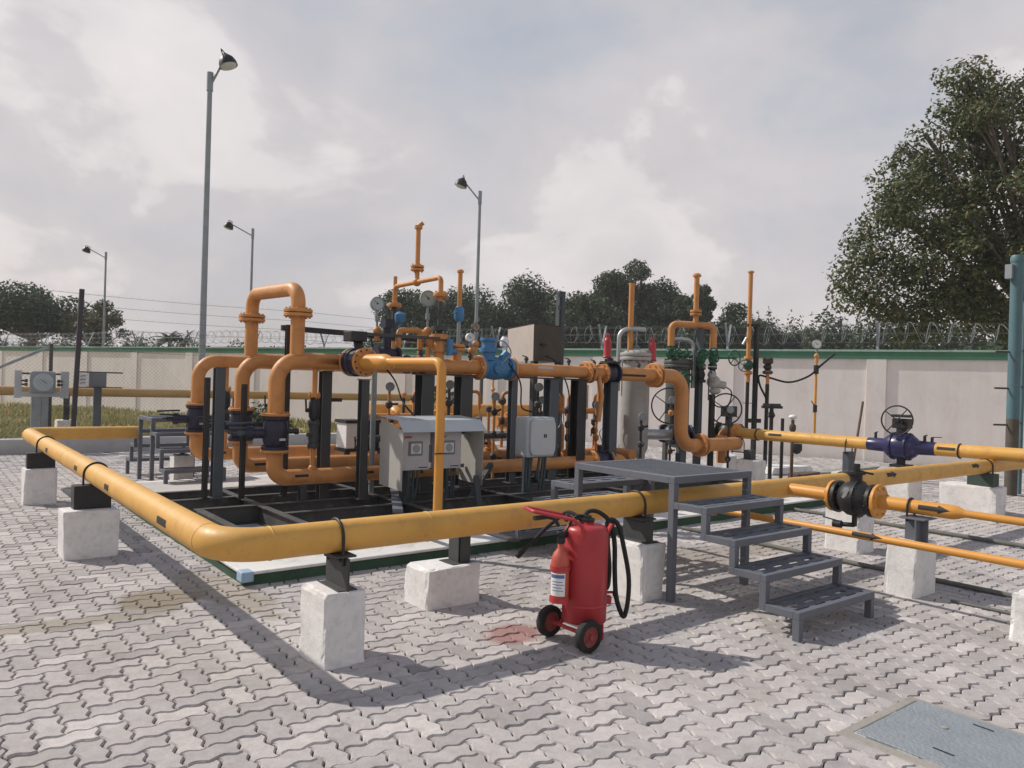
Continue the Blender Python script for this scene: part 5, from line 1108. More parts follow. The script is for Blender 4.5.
# green valve trees with an inverted orange collector
gx = thing('vent_collector', 'inverted orange U collector with central vent stack above the green valves', 'vent pipe', (10.8, 8.7, 2.3))
m = MB(); m.tube([(10.52, 8.91, 2.33), (10.52, 8.91, 2.72), (11.1, 8.45, 2.70), (11.1, 8.45, 2.30)], 0.06, 18, 0.10, seg=8); m.cyl((10.85, 8.65, 2.71), (10.85, 8.65, 3.55), 0.046); m.build('pipe', ORG, gx)
for zz_ in (2.9, 2.95): MB().flange((10.85, 8.65, zz_), Z, 0.10, 0.036, 6, 0.011).build('flange', ORG, gx)
m = MB(); m.lathe((10.85, 8.65, 3.55), Z, [(0.046, 0), (0.075, 0.01), (0.075, 0.04), (0.04, 0.07)], 14); m.build('vent_cap', ORG, gx)
m = MB(); m.bar((10.90, 8.58, 0.12), (10.90, 8.58, 2.64), 0.10, 0.10); m.build('post', BGREY, gx)
def gvalve(label, x, y, z, wheels):
    t = thing('green_valve', label, 'valve', (x, y, z), 'green valves under the orange collector')
    m = MB(); m.lathe((x, y, z-0.14), Z, [(0.08, 0), (0.08, 0.04), (0.055, 0.05), (0.085, 0.14), (0.055, 0.23), (0.08, 0.24), (0.08, 0.28)], 18); m.cyl((x, y, z), (x-0.16, y-0.09, z), 0.05); m.build('body', GREEN, t)
    for dx, dy, dz_, R_ in wheels:
        m = MB(); m.cyl((x, y, z+dz_*0.4), (x+dx, y+dy, z+dz_), 0.018, n=8); m.build('stem', GREEN, t); handwheel(t, (x+dx, y+dy, z+dz_), (dx*0.6-0.3, dy-0.3, dz_*0.2), R_, GREEN, 0.013)
    m = MB(); m.lathe((x, y, z-0.42), Z, [(0.085, 0), (0.085, 0.05), (0.055, 0.06), (0.075, 0.14), (0.05, 0.22), (0.08, 0.23), (0.08, 0.27)], 18); m.build('lower_valve', BLACK, t)
gvalve('green valve cluster under the left leg of the orange collector', 10.52, 8.91, 2.17, ((-0.1, -0.13, 0.02, 0.085), (0.18, -0.12, 0.05, 0.10), (0.3, -0.2, -0.02, 0.09)))
gvalve('green valve cluster with large wheel under the right leg of the orange collector', 11.1, 8.45, 2.13, ((0.32, -0.22, 0.02, 0.13), (-0.12, -0.12, 0.0, 0.08)))
pr_ = thing('pilot_regulator', 'grey pilot regulator with bent tubes below the right green valve', 'regulator', (11.12, 8.4, 1.65))
m = MB(); m.sphere((11.1, 8.42, 1.72), 0.12); m.lathe((11.12, 8.4, 1.5), Z, [(0.05, 0), (0.1, 0.04), (0.1, 0.08), (0.06, 0.12)], 16); m.cyl((11.1, 8.42, 1.72), (10.95, 8.32, 1.80), 0.06); m.cyl((11.1, 8.42, 1.7), (11.27, 8.3, 1.66), 0.07); m.sphere((10.93, 8.33, 1.84), 0.075); m.build('body', VESSEL, pr_)
m = MB(); m.tube(smooth([(11.05, 8.4, 1.5), (11.1, 8.35, 1.3), (11.3, 8.25, 1.32), (11.35, 8.22, 1.55), (11.25, 8.3, 1.65)]), 0.012, 8); m.tube([(10.9, 8.3, 1.85), (10.75, 8.25, 1.95), (10.75, 8.25, 1.4)], 0.012, 8, 0.08); m.build('sensing_tube', DGREY, pr_)
m = MB(); m.cyl((11.1, 8.44, 0.12), (11.1, 8.44, 1.5), 0.055); m.build('riser', BLACK, pr_)
# handwheel gear valves behind the outlet
def wheel_valve(label, x, y, z, R_, lowz):
    t = thing('wheel_valve', label, 'valve', (x, y, lowz), 'black gear valves with large handwheels')
    m = MB(); m.cyl((x+0.05, y+0.02, lowz+0.1), (x+0.05, y+0.02, z-0.12), 0.06); m.box((x-0.06, y-0.08, z-0.14), (x+0.16, y+0.12, z+0.05)); m.cyl((x, y, z), (x-0.14, y-0.06, z), 0.03); m.build('gearbox', BLACK, t, bevel=0.01)
    handwheel(t, (x-0.16, y-0.065, z), (-0.8, -0.55, 0), R_, BLACK, 0.013)
    m = MB(); m.sphere((x+0.05, y+0.02, lowz), 0.17); m.lathe((x+0.05, y+0.25, lowz), -Y, [(0.16, 0), (0.16, 0.04), (0.1, 0.05), (0.1, 0.42), (0.16, 0.43), (0.16, 0.47)], 22); m.build('body', BLACK, t)
wheel_valve('black gear valve with large handwheel above the orange outlet pipe', 11.45, 8.35, 1.25, 0.27, 0.84)
wheel_valve('black gear valve with handwheel half hidden behind the orange header drop', 10.27, 8.62, 1.29, 0.30, 0.8)
# black T post, gauge post, lean stick
tp_ = thing('cable_support', 'black upright post with short top arm beside the tall slim orange vent', 'post', (13.0, 8.87, 0))
m = MB(); m.bar((13.0, 8.87, 0), (13.0, 8.87, 2.84), 0.075, 0.075); m.build('column', BLACK, tp_)
m = MB(); m.bar((12.84, 8.98, 2.86), (13.05, 8.84, 2.86), 0.06, 0.05); m.bar((12.85, 8.97, 1.0), (13.1, 8.79, 1.0), 0.05, 0.08); m.bar((12.8, 8.98, 1.34), (13.0, 8.87, 1.34), 0.08, 0.012); m.build('arm', BLACK, tp_)
gq = gauge('white-faced gauge on a slim orange pole in front of the boundary wall', (13.93, 8.14, 2.3), (13.93, 8.14, 2.53), 0.09, WHITE, GALV, GALV)
m = MB(); m.cyl((13.93, 8.14, 0.75), (13.93, 8.14, 2.2), 0.026, n=10); m.build('pole', YEL2, gq)
m = MB(); m.cyl((13.93, 8.14, 1.95), (13.93, 8.14, 2.12), 0.05, n=8); m.build('fitting', BLACK, gq); m = MB(); m.cyl((13.93, 8.14, 1.2), (13.93, 8.14, 1.34), 0.04, n=8); m.bar((13.93, 8.14, 1.3), (13.86, 8.18, 1.42), 0.02, 0.012); m.build('fitting', BLACK, gq)
m = MB(); m.tube(smooth([(14.25, 7.95, 2.35), (14.0, 8.08, 2.12), (13.8, 8.22, 1.9), (13.5, 8.45, 1.77), (13.2, 8.7, 1.85), (13.05, 8.82, 1.88), (13.05, 8.80, 1.7), (13.15, 8.72, 1.45)]), 0.02, 8); tag(m.build('slack_cable', RUBBER, None, (13.6, 8.4, 1.8)), 'black slack cable hanging between the gauge pole and the black post', 'cable')
m = MB(); m.cyl((14.95, 7.9, 0.0), (15.7, 8.1, 1.42), 0.025, n=8); tag(m.build('leaning_bar', RUSTY, None, (15, 7.9, 0)), 'rusty bar leaning towards the boundary wall left of the blue gear valve', 'bar')
ms = thing('drain_manifold', 'small dark drain valves with white gauge head on the valve pipe', 'valves', (12.2, 8.2, 0))
m = MB(); m.cyl((12.25, 8.0, 0), (12.25, 8.0, 1.35), 0.035); m.cyl((12.45, 7.9, 0.0), (12.45, 7.9, 1.1), 0.03); m.lathe((12.25, 8.0, 1.1), Z, [(0.04, 0), (0.07, 0.05), (0.04, 0.12)], 12); m.bar((12.1, 8.1, 1.3), (12.42, 7.9, 1.3), 0.06, 0.05); m.build('risers', BLACK, ms)
m = MB(); m.sphere((12.62, 7.8, 1.13), 0.075, 14, 0.6); m.build('gauge_head', WHITE, ms)
m = MB(); m.cyl((12.62, 7.8, 0.0), (12.62, 7.8, 1.08), 0.03); m.lathe((12.62, 7.8, 0.85), Z, [(0.03, 0), (0.06, 0.05), (0.06, 0.12), (0.03, 0.16)], 12); m.build('brass_valve', RUSTY, ms)
# rubble
rr = random.Random(9)
for lab, c, s_, mt in (('flat pale broken slab on the ground left of the wall pipe', (13.4, 8.55, 0.08), (0.5, 0.3, 0.07), WHITEC), ('dark lump of scrap beside the pale broken slab', (13.0, 7.8, 0.05), (0.28, 0.15, 0.06), RUSTY), ('long grey plank lying on the ground towards the wall', (14.9, 7.9, 0.06), (1.1, 0.12, 0.03), MOSSC), ('small white block standing behind the orange outlet pipe', (11.75, 8.6, 0.22), (0.12, 0.14, 0.22), WHITEC)):
    m = MB(); m.box(V3(c)-V3(s_), V3(c)+V3(s_), Matrix.Rotation(rr.uniform(-0.5, 0.1), 3, 'Z'))
    for v in m.v: v += V3((rr.uniform(-1, 1)*s_[0]*0.18, rr.uniform(-1, 1)*s_[1]*0.2, rr.uniform(-0.5, 0.3)*s_[2] if v.z > c[2] else 0))
    tag(m.build('rubble_piece', mt, None, (c[0], c[1], 0), bevel=0.012), lab, 'rubble', 'pieces of rubble by the wall')
# instrument tubing between the columns
def impulse(label, x, y, seed):
    rr = random.Random(seed); t = thing('impulse_line', label, 'pipe', (x, y, 0.5), 'small orange impulse lines with fittings')
    m = MB(); m.tube([(x, y, 0.62), (x, y, 1.45), (x+0.18, y-0.05, 1.45), (x+0.18, y-0.05, 1.2)], 0.026, 10, 0.07); m.build('pipe', ORG, t)
    for q in range(3):
        z = 0.78+q*0.22+rr.uniform(-.05, .05); k_ = rr.uniform(0.8, 1.2)
        m = MB(); m.lathe((x, y, z), Z, [(0.028, 0), (0.05*k_, 0.03), (0.05*k_, 0.08), (0.028, 0.11)], 10); m.cyl((x, y, z+0.05), (x-0.09*k_, y-0.05, z+0.05), 0.016, n=8); m.bar((x-0.09*k_, y-0.05, z+0.05), (x-0.1*k_, y-0.05, z+0.05+rr.uniform(-.09, .1)), 0.02, 0.01); m.build('fitting', DGREY if (seed+q) % 2 else RUSTY, t)
    m = MB(); m.tube(smooth([(x+0.18, y-0.05, 1.2), (x+0.2, y-0.05, 1.0), (x+0.1, y-0.02, 0.85), (x+0.22, y, 0.65)]), 0.009, 6); m.build('tubing', GALV, t)
impulse('orange impulse line with dark fittings just right of the junction box', 7.45, 8.6, 1)
impulse('orange impulse line with rusty fittings left of the light grey vessel', 8.55, 8.75, 2)
impulse('orange impulse line with rusty fittings above the junction box, behind the slim column', 7.05, 9.2, 4)
impulse('orange impulse line with dark fittings behind the junction box left edge', 6.55, 9.4, 5)
pn = thing('blank_board', 'plain beige-grey small panel behind the very dark header column', 'panel', (8.3, 8.9, 0.9))
m = MB(); m.box((8.15, 8.85, 1.05), (8.5, 8.95, 1.6)); m.build('panel', BEIGE, pn, bevel=0.006); m = MB(); m.box((8.28, 8.96, 0.12), (8.36, 9.02, 1.5)); m.build('post', DGREY, pn)
# low valves and bends at the right end of the runs
for lab, x, y, r_ in (('dark low valve and orange bend at the right end of the nearest run', 7.62, 7.8, 0.14), ('dark low valve and orange bend at the right end of the middle run', 7.45, 9.05, 0.13), ('dark low valve and orange bend at the right end of the farthest run', 7.2, 10.4, 0.13)):
    t = thing('end_valve', lab, 'valve', (x, y, RZ), 'dark low valves ending the runs')
    m = MB(); m.lathe((x, y, RZ), X, [(r_, 0), (r_, 0.03), (r_*0.75, 0.04), (r_*1.02, 0.14), (r_*0.75, 0.24), (r_, 0.25), (r_, 0.28)], 22); m.cyl((x+0.14, y, RZ+0.1), (x+0.14, y, RZ+0.22), 0.05); m.build('body', NAVY, t)
    for q in (-0.02, 0.30): MB().flange((x+q, y, RZ), X, r_+0.005, 0.03, 8).build('flange', ORG, t)
    m = MB(); m.tube([(x+0.31, y, RZ), (x+0.62, y, RZ), (x+0.62, y, 0.13)], RR, 20, 0.2); m.build('bend', ORG, t)
# yellow manifold behind the middle
ym = thing('rear_manifold', 'bright yellow flanged manifold pipe seen between the columns behind the cabinet', 'pipe', (8, 12.6, 0.9))
m = MB(); m.cyl((6.6, 12.6, 1.02), (10.4, 12.6, 1.02), 0.13, n=22); m.tube([(7.0, 12.6, 1.02), (7.0, 12.2, 1.02), (7.0, 12.2, 0.0)], 0.1, 16, 0.2); m.build('pipe', YEL2, ym)
for xx in (7.55, 7.6, 8.3): MB().flange((xx, 12.6, 1.02), X, 0.21, 0.04, 8).build('flange', YEL2, ym)
for xx in (6.8, 8.9, 10.2): m = MB(); m.box((xx-0.1, 12.5, 0), (xx+0.1, 12.7, 0.88)); m.build('stand', DGREY, ym)
for xx in (7.9, 9.4): m = MB(); m.cyl((xx, 12.6, 1.1), (xx, 12.6, 1.9), 0.02); m.lathe((xx, 12.6, 1.4), Z, [(0.02, 0), (0.05, 0.05), (0.02, 0.1)], 10); m.build('tapping', ORG, ym)
oc = thing('orange_drain_column', 'plain yellow-orange vertical pipe standing between the nearest run and the white box', 'pipe', (4.6, 10.1, 0))
m = MB(); m.cyl((4.6, 10.1, 0.1), (4.6, 10.1, 1.72), 0.06); m.build('pipe', YEL, oc); m = MB(); m.torus((4.6, 10.1, 1.28), Z, 0.063, 0.014); m.bar((4.4, 10.1, 1.28), (4.85, 10.1, 1.28), 0.04, 0.05); m.build('clamp', BLACK, oc)
gc = thing('grey_conduit', 'pale grey vertical conduit right of the navy flanged valve', 'conduit', (4.2, 7.9, 0.12))
m = MB(); m.cyl((4.22, 7.95, 0.12), (4.22, 7.95, 1.72), 0.032); m.build('pipe', GALV, gc)

# ------------------------------------------------------------------ lamp posts
def lamp(label, base, h, r, arm, drop=0.0):
    t = thing('lamp_post', label, 'lamp post', base, 'lamp posts around the yard'); b = V3(base); a = V3(arm)
    m = MB(); m.lathe(b, Z, [(r*1.25, 0), (r, h*0.5), (r*0.8, h)], 14); m.build('pole', GALV, t)
    m = MB(); m.cyl(b+Z*(h-0.35), b+Z*(h+0.06), r*1.05, n=12); m.cyl(b+Z*(h-0.25), b+Z*h+a, r*0.42, n=8); m.build('arm', GALV, t)
    e = b+Z*h+a; d = a.copy(); d.z = 0; d.normalize(); ax = (d*0.35-Z).normalized()
    m = MB(); m.lathe(e-ax*0.02, ax, [(0.03, -0.02), (0.09, 0.0), (0.15, 0.06), (0.19, 0.15), (0.20, 0.24)], 20, False, False); m.cyl(e-ax*0.06, e+ax*0.04, 0.05); m.tube([e+d.cross(Z)*0.2+ax*0.2, e+d.cross(Z)*0.22-ax*0.1, e-d.cross(Z)*0.22-ax*0.1, e-d.cross(Z)*0.2+ax*0.2], 0.012, 6, 0.05); m.build('lamp_shade', BLACK, t)
    m = MB(); m.lathe(e+ax*0.10, ax, [(0.185, 0.11), (0.16, 0.14), (0.10, 0.165), (0, 0.17)], 20, False, False); m.build('lens', GLASSM, t)
CR = V3((0.787, -0.617, 0))
lamp('nearest and tallest lamp post, its lamp arm pointing right', (5.09, 17.63, 0), 8.2, 0.065, CR*0.33+Z*0.42)
lamp('lamp post at far left whose top stands highest above the pale tree', (7.72, 43.53, 0), 7.55, 0.055, -CR*0.95+Z*0.25)
lamp('lamp post behind the inverted orange loop, lamp pointing left', (10.95, 31.46, 0), 7.54, 0.055, -CR*0.95+Z*0.25)
lamp('lamp post behind the vents in the middle, lamp pointing left', (13.9, 19.61, 0), 7.49, 0.055, -CR*0.55+Z*0.40)
# teal pole
tl = thing('teal_pole', 'thick teal pole with rusty brown foot near the right edge', 'pole', (14.28, 4.84, 0))
m = MB(); m.cyl((14.28, 4.84, 1.25), (14.28, 4.84, 3.9), 0.095, n=24); m.build('upper_pole', TEAL, tl)
m = MB(); m.cyl((14.28, 4.84, 0), (14.28, 4.84, 1.249), 0.094, n=24); m.build('lower_pole', paint('weathered_pole', (0.085, 0.075, 0.06), 0.75, var=0.25, dirt=0.6, scale=2.5, dirtcol=(0.05, 0.06, 0.06)), tl)
m = MB(); m.lathe((14.28, 4.84, 3.82), Z, [(0.1, 0), (0.103, 0.01), (0.103, 0.09), (0.09, 0.12), (0, 0.125)], 24, False); m.build('cap', TEAL, tl)
m = MB(); m.box((14.10, 4.86, 3.55), (14.2, 4.96, 3.78)); m.build('bracket', GALV, tl)
for zz_ in (1.15, 1.75, 2.35): m = MB(); m.cyl((14.0, 5.02, zz_), (14.28, 4.84, zz_), 0.016, n=8); m.build('step_bolt', DGREY, tl)
t2 = thing('slim_pole', 'slim grey-green pole close beside the thick teal pole', 'pole', (14.62, 4.82, 0))
m = MB(); m.cyl((14.60, 4.82, 0), (14.60, 4.82, 3.2), 0.032, n=12); m.build('pole', TEAL, t2)
for zz_ in (0.6, 1.2, 1.8, 2.4): m = MB(); m.cyl((14.4, 4.9, zz_), (14.6, 4.82, zz_), 0.015, n=8); m.build('rung', GALV, t2)

# ------------------------------------------------------------------ left background
gs = thing('gauge_board', 'pale grey gauge board with a large round-cornered dial on a twin post', 'gauge board', (1.7, 14.5, 0))
m = MB(); m.box((1.56, 14.52, 0.22), (1.69, 14.6, 1.2)); m.box((1.70, 14.53, 0.22), (1.80, 14.6, 1.2)); m.build('twin_post', GALV, gs)
for a, b in (((1.32, 14.50, 1.12), (1.42, 14.53, 1.56)), ((1.96, 14.50, 1.12), (2.08, 14.53, 1.56)), ((1.421, 14.50, 1.14), (1.959, 14.53, 1.22))): m = MB(); m.box(a, b); m.build('backing_plate', LGREY, gs)
m = MB(); m.box((1.42, 14.505, 1.50), (1.96, 14.525, 1.53)); m.build('top_rail', DGREY, gs)
m = MB(); m.box((1.52, 14.38, 1.20), (1.88, 14.48, 1.56)); m.build('dial_case', paint('dial_case_grey', (0.23, 0.26, 0.27), 0.4, scale=5), gs, bevel=0.05)
m = MB(); m.lathe((1.70, 14.379, 1.38), -Y, [(0.145, 0), (0.145, 0.004)], 28); m.build('dial', DIAL, gs); m = MB(); m.bar((1.66, 14.37, 1.43), (1.75, 14.37, 1.36), 0.012, 0.004); m.build('needle', MARK, gs)
for sx in (1.47, 1.92):
    for dz_ in (1.34, 1.40): m = MB(); m.cyl((sx, 14.42, dz_), (sx+(0.06 if sx > 1.7 else -0.06), 14.44, dz_), 0.014, n=8); m.cyl((sx-0.02, 14.42, dz_), (sx+0.02, 14.42, dz_), 0.026, n=8); m.build('connection', BLACK, gs)
dp2 = thing('distribution_panel', 'dark framed panel with a small white switch plate on a grey post', 'panel', (2.6, 15, 0))
m = MB(); m.box((2.54, 15.02, 0.18), (2.66, 15.1, 1.5)); m.build('post', BGREY, dp2)
m = MB(); m.box((2.22, 14.98, 1.55), (2.98, 15.0, 1.575)); m.box((2.22, 14.98, 1.29), (2.98, 15.0, 1.31)); m.build('frame', DGREY, dp2)
m = MB(); m.box((2.45, 14.96, 1.311), (2.72, 15.01, 1.549)); m.build('panel_back', GREY, dp2)
m = MB(); m.box((2.27, 14.95, 1.32), (2.44, 14.98, 1.54)); m.build('switch_plate', WHITE, dp2, bevel=0.005)
for i in range(3): m = MB(); m.bar((2.31, 14.945, 1.37+i*0.06), (2.39, 14.945, 1.38+i*0.06), 0.02, 0.01); m.build('switch', BLACK, dp2)
for root, f in ((gs, 17.6/14.5), (dp2, 17.6/15.0)):
    for ch in root.children:
        for v in ch.data.vertices:
            p = v.co + root.location; v.co = V3((p.x*f, p.y*f, 1.6+(p.z-1.6)*f))
    root.location = (root.location.x*f, root.location.y*f, -0.06)
    for ch in root.children:
        for v in ch.data.vertices: v.co -= root.location
# inner barbed-wire fence
fe = thing('barbed_wire_fence', 'barbed wire fence with dark leaning post and braced corner crossing the field', 'fence', (2.43, 16, 0))
m = MB(); m.bar((2.56, 17.3, -0.05), (2.66, 17.3, 3.2), 0.085, 0.085); m.build('leaning_post', paint('dark_purple_grey', (0.05, 0.043, 0.05), 0.7, scale=3), fe)
m = MB(); m.bar((2.45, 19.6, -0.05), (2.45, 19.6, 2.15), 0.07, 0.07); m.build('corner_post', DGREY, fe)
m = MB(); m.bar((2.45, 19.6, 2.1), (0.2, 19.6, 0.9), 0.06, 0.06); m.build('brace', GALV, fe)
m = MB(); m.bar((12.5, 17.3, -0.05), (12.5, 17.3, 3.1), 0.07, 0.07); m.build('end_post', DGREY, fe)
for i in range(6):
    z = 3.12-0.22*i; m = MB(); pts = [( -3+15.5*q/24, 17.3, z-0.035*math.sin(math.pi*((q*15.5/24) % 5.1)/5.1)) for q in range(25)]; m.tube(pts, 0.0042, 4)
    for q in range(120): x_ = -3+15.5*q/120; m.add([(x_-0.02, 17.3, z-0.02), (x_+0.02, 17.3, z+0.02), (x_+0.005, 17.305, z)], [(0, 1, 2)])
    m.build('barbed_wire', WIREM, fe)
m = MB()
for q in range(-34, 122):
    for sg in (1, -1):
        x0_ = -3+q*0.075; z0_, z1_ = -0.02, 2.05; xa, xb = (x0_, x0_+2.07) if sg > 0 else (x0_+2.07, x0_)
        if min(xa, xb) > -3 and max(xa, xb) < 6.0: m.tube([(xa, 17.32, z0_), (xb, 17.32, z1_)], 0.0016, 3, capped=False)
m.build('chain_link_mesh', WIREM, fe)
# pipe crossing the field
fp = thing('field_pipe', 'dusty yellow pipe crossing the grass field behind the gauge board', 'pipe', (3, 20.5, 1.1))
m = MB(); m.tube([(-3, 20.5, 1.10), (13.0, 20.5, 1.04), (13.0, 20.5, 0)], 0.105, 16, 0.3); m.build('pipe', TAN, fp)
for xx in (2.9, 6.8, 10.6):
    m = MB(); m.box((xx-0.06, 20.45, 0.42), (xx+0.06, 20.55, 1.0)); m.build('saddle', BLACK, fp); m = MB(); m.box((xx-0.2, 20.3, -0.06), (xx+0.2, 20.7, 0.42)); m.build('concrete_foot', WHITEC, fp)
# shrub seen between the columns
def bush(label, x, y, h, w_, n_, seed):
    rr = random.Random(seed); t = thing('bush', label, 'bush', (x, y, 0), 'bushes in the field')
    m = MB()
    for i in range(14): a = rr.uniform(0, 6.28); m.tube([(x, y, -0.05), (x+math.cos(a)*w_*0.3, y+math.sin(a)*w_*0.3, h*0.5), (x+math.cos(a)*w_*0.8, y+math.sin(a)*w_*0.8, h*rr.uniform(.7, 1))], 0.012, 4)
    m.build('stems', BARK, t); f = MB(); leaf_cloud(f, [(x, y, h*0.55, w_, w_, h*0.5)], n_, 0.09, rr, 0.3); f.build('foliage', LEAF_C, t)
bush('leafy bush seen between the columns above the cabinet', 10.6, 16.4, 1.3, 0.7, 700, 3)
bush('low leafy bush behind the white box with dark strap', 6.6, 17.9, 0.9, 0.7, 600, 4)
bush('low leafy bush at the foot of the nearest lamp post', 5.6, 18.6, 0.6, 0.6, 400, 6)

# grey block behind the small step-over
support('grey concrete block seen through the steps of the small distant step-over platform', (2.98, 11.45, 0), (3.24, 11.75, 0.42), [((3.02, 11.5, 0.41), (3.2, 11.7, 0.43)), ((3.09, 11.55, 0.43), (3.13, 11.65, 0.50))], None)
ub = MB(); ub.bar((4.7, 7.87, 1.672), (8.0, 7.87, 1.672), 0.10, 0.02); tag(ub.build('header_rail', DGREY, None, (6.3, 7.87, 1.67)), 'thin dark steel rail lying on the columns directly under the orange header', 'rail')
impulse('orange impulse line with dark fittings beside the very dark header column', 7.62, 8.35, 7)
impulse('orange impulse line with rusty fittings between the two columns behind the cabinet', 5.75, 9.6, 8)
impulse('orange impulse line with dark fittings right of the blue-grey cable post', 8.05, 9.2, 9)

# more small fittings across the middle of the skid
def small_valve(label, x, y, z, mat, top, seed):
    rr = random.Random(seed); t = thing('small_valve', label, 'valve', (x, y, z), 'small valves on the skid')
    m = MB(); m.lathe((x, y, z), Z, [(0.055, 0), (0.055, 0.03), (0.03, 0.04), (0.05, 0.10), (0.03, 0.16), (0.055, 0.17), (0.055, 0.20)], 14); m.cyl((x, y, z+0.2), (x, y, z+top), 0.022, n=10); m.build('body', mat, t)
    m = MB(); m.cyl((x, y, z+0.1), (x-0.09, y-0.05, z+0.1), 0.02, n=8); m.bar((x-0.09, y-0.05, z+0.1), (x-0.10+rr.uniform(-.02, .04), y-0.05, z+0.24), 0.025, 0.012); m.build('lever', BLACK, t)
    m = MB(); m.lathe((x, y, z+top), Z, [(0.022, 0), (0.045, 0.02), (0.045, 0.07), (0.02, 0.09)], 12); m.build('cap', ORG if mat is not ORG else DGREY, t)
for lab, x, y, z, mt, top, sd_ in (('small black valve on the nearest low run, right of the control cabinet', 5.30, 7.8, 0.61, BLACK, 0.34, 1), ('small black valve on the nearest low run, under the junction box right edge', 6.42, 7.8, 0.61, BLACK, 0.42, 2),
    ('small dark valve on the middle low run, left of the junction box', 5.75, 9.0, 0.61, DGREY, 0.5, 3), ('small orange valve on the middle low run, right of the junction box', 6.65, 9.0, 0.61, ORG, 0.55, 4),
    ('small dark valve on the farthest low run, behind the junction box', 6.1, 10.5, 0.61, BLACK, 0.7, 5), ('small orange valve on the farthest low run, above the junction box', 6.75, 10.5, 0.61, ORG, 0.8, 6),
    ('small dark valve on the middle low run, behind the control cabinet roof', 4.6, 9.0, 0.61, DGREY, 0.7, 7)): small_valve(lab, x, y, z, mt, top, sd_)
def cross_line(label, pts, r, mat, fl):
    t = thing('cross_pipe', label, 'pipe', pts[0], 'short cross pipes between the runs'); m = MB(); m.tube(pts, r, 16, 0.14); m.build('pipe', mat, t)
    for c_, ax in fl: MB().flange(c_, ax, r*1.75, 0.035, 6, 0.009).build('flange', mat, t)
cross_line('orange cross pipe with flanges right of the junction box, behind the dark columns', [(7.0, 9.3, 1.0), (8.3, 9.3, 1.0), (8.3, 9.3, 0.12)], 0.085, ORG, (((7.25, 9.3, 1.0), X), ((7.85, 9.3, 1.0), X)))
cross_line('orange bent pipe stub just right of the junction box at its lower corner', [(7.05, 8.5, 0.75), (7.4, 8.5, 0.75), (7.4, 8.5, 0.3), (7.4, 9.0, 0.3)], 0.08, ORG, (((7.08, 8.5, 0.75), X),))
cross_line('orange low cross pipe ending before the light grey filter vessel', [(7.7, 8.5, 0.55), (8.75, 8.5, 0.55), (8.75, 8.1, 0.55)], 0.085, ORG, (((7.95, 8.5, 0.55), X), ((8.4, 8.5, 0.55), X)))
nb = thing('navy_actuator', 'navy round actuator at the right of the junction box, among the orange bends', 'valve', (7.2, 8.9, 0.9))
m = MB(); m.lathe((7.1, 8.8, 0.95), X, [(0.09, 0), (0.12, 0.02), (0.12, 0.10), (0.07, 0.12), (0.07, 0.3), (0.12, 0.31), (0.12, 0.36)], 20); m.build('body', NAVY2, nb); m = MB(); m.lathe((7.1, 8.8, 0.95), X, [(0.06, -0.03), (0.06, 0.0)], 16); m.build('hub', GALV, nb)
bush('leafy bush seen between the two columns right above the cabinet roof', 9.0, 13.6, 1.5, 0.55, 600, 8)

for lab, xs in (('small dark vent cocks on the orange header left of the regulator', (4.75, 5.45)), ('small dark vent cocks on the orange header right of the regulator', (6.35, 7.1)), ('small dark vent cocks on the orange header near the flange pair', (7.58, 8.5))):
    for k_, xx in enumerate(xs):
        t = thing('vent_cock', lab + (', left one' if k_ == 0 else ', right one'), 'valve', (xx, 7.8, HZ+RR), 'small vent cocks on the orange header')
        m = MB(); m.cyl((xx, 7.8, HZ+RR-0.01), (xx, 7.8, HZ+RR+0.06), 0.016, n=10); m.lathe((xx, 7.8, HZ+RR+0.03), Z, [(0.018, 0), (0.03, 0.015), (0.03, 0.035), (0.018, 0.05)], 10); m.build('body', DGREY, t)
        m = MB(); m.bar((xx, 7.8, HZ+RR+0.085), (xx-0.09, 7.77, HZ+RR+0.095), 0.02, 0.01); m.build('lever', BLACK, t)
# thin black tubing along the header
for lab, pts in (('black signal tubing looping from the blue regulator down to the junction box', [(5.95, 7.66, 1.85), (6.1, 7.6, 1.6), (6.05, 7.5, 1.3), (5.98, 7.2, 1.25), (5.95, 7.12, 1.2)]), ('black signal tubing hanging from the instrument beam behind the drop pipe', [(4.3, 8.22, 2.08), (4.32, 8.1, 1.85), (4.45, 7.9, 1.6), (4.4, 7.6, 1.35), (4.38, 7.3, 1.2)]), ('black signal tubing running from the hood down the dark column', [(7.2, 8.4, 2.0), (7.22, 8.2, 1.9), (7.25, 7.95, 1.5), (7.22, 7.9, 0.9), (7.25, 7.9, 0.14)])):
    m = MB(); m.tube(smooth(pts), 0.010, 7); tag(m.build('signal_tubing', RUBBER, None, pts[0]), lab, 'tubing', 'black signal tubing')

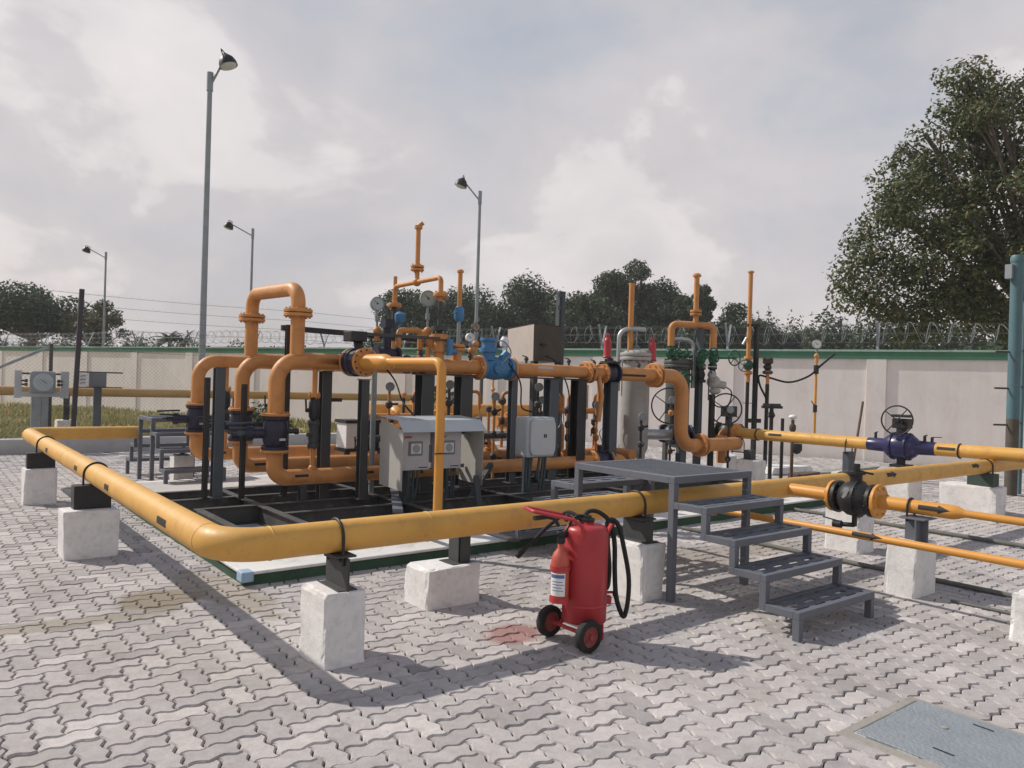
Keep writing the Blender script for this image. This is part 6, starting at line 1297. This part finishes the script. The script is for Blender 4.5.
# green regulator cluster and more instruments towards the vessels
gvalve('green valve cluster with two small wheels between the two legs of the orange collector', 10.85, 8.5, 2.12, ((-0.16, -0.15, 0.06, 0.09), (0.1, -0.18, 0.1, 0.08)))
gvalve('green valve cluster low on the dark vessel, left of the black column', 10.55, 8.62, 1.75, ((-0.1, -0.16, 0.02, 0.08),))
def spindle(label, x, y, z0, z1, mat, seed):
    rr = random.Random(seed); t = thing('instrument_stand', label, 'instrument', (x, y, z0), 'small instrument stands on the skid')
    m = MB(); m.cyl((x, y, z0), (x, y, z1), 0.02, n=10); m.build('pipe', mat, t)
    zc = z0
    for q in range(3):
        zc = z0+(z1-z0)*(0.3+0.26*q); m = MB(); m.lathe((x, y, zc), Z, [(0.022, 0), (0.048, 0.025), (0.048, 0.075), (0.022, 0.10)], 10); m.cyl((x, y, zc+0.05), (x+rr.uniform(-.12, .12), y-0.08, zc+0.05+rr.uniform(-.03, .05)), 0.015, n=8); m.build('fitting', rr.choice([BLACK, DGREY, RUSTY, ORG]), t)
    m = MB(); m.lathe((x, y-0.02, z1+0.05), (-0.55, -0.8, 0), [(0.055, -0.02), (0.06, 0), (0.06, 0.03), (0.052, 0.032), (0.05, 0.024)], 18); m.build('gauge_head', GALV, t)
spots = [(4.95, 8.9, 0.14, 1.45, ORG, 'slim instrument stand with grey head, left of the dark column over the cabinet'), (5.62, 8.5, 0.14, 1.5, DGREY, 'slim dark instrument stand with grey head between the columns over the cabinet'), (6.45, 8.6, 0.14, 1.35, ORG, 'slim orange instrument stand with grey head left above the junction box'),
         (6.9, 8.2, 0.14, 1.5, BLACK, 'slim black instrument stand with grey head right above the junction box'), (7.55, 8.9, 0.14, 1.3, DGREY, 'slim dark instrument stand with grey head left of the very dark column'), (8.15, 8.3, 0.14, 1.25, ORG, 'slim orange instrument stand with grey head left of the light grey vessel'), (8.7, 7.9, 0.14, 1.1, BLACK, 'slim black instrument stand with grey head in front of the light grey vessel'), (9.85, 8.3, 0.14, 1.35, DGREY, 'slim dark instrument stand with grey head right of the light grey vessel'), (11.0, 8.0, 0.0, 1.2, BLACK, 'slim black instrument stand with grey head beside the orange outlet pipe')]
for i, (x, y, z0, z1, mt, lab) in enumerate(spots): spindle(lab, x, y, z0, z1, mt, 20+i)
cross_line('horizontal orange cross pipe at waist height between the columns behind the junction box', [(5.0, 9.7, 1.05), (6.9, 9.7, 1.05), (6.9, 9.7, 0.12)], 0.06, ORG, (((5.5, 9.7, 1.05), X), ((6.3, 9.7, 1.05), X)))
cross_line('thin orange cross pipe rising to the header behind the small beige-grey board', [(7.6, 8.6, 1.2), (8.5, 8.6, 1.2), (8.5, 8.6, 1.75)], 0.045, ORG, (((7.9, 8.6, 1.2), X),))
cross_line('thin dark cross pipe low between the column feet behind the cabinet', [(4.4, 8.6, 0.85), (6.8, 8.6, 0.85), (6.8, 8.6, 0.12)], 0.04, DGREY, (((5.2, 8.6, 0.85), X), ((6.1, 8.6, 0.85), X)))
# air: thin haze between here and the trees
hzm = bpy.data.materials.new('haze_air'); hzm.use_nodes = True; ht = hzm.node_tree; ht.nodes.clear()
ho = N(ht, 'ShaderNodeOutputMaterial'); hv = N(ht, 'ShaderNodeVolumePrincipled'); hv.inputs['Density'].default_value = 0.0007
hv.inputs['Color'].default_value = (0.93, 0.94, 0.96, 1); hv.inputs['Anisotropy'].default_value = 0.0
ht.links.new(hv.outputs[0], ho.inputs['Volume'])
tag(MB().box((-60, -30, -1.1), (120, 130, 19)).build('haze', hzm), 'thin pale haze over the yard and the trees', None, None, 'stuff')
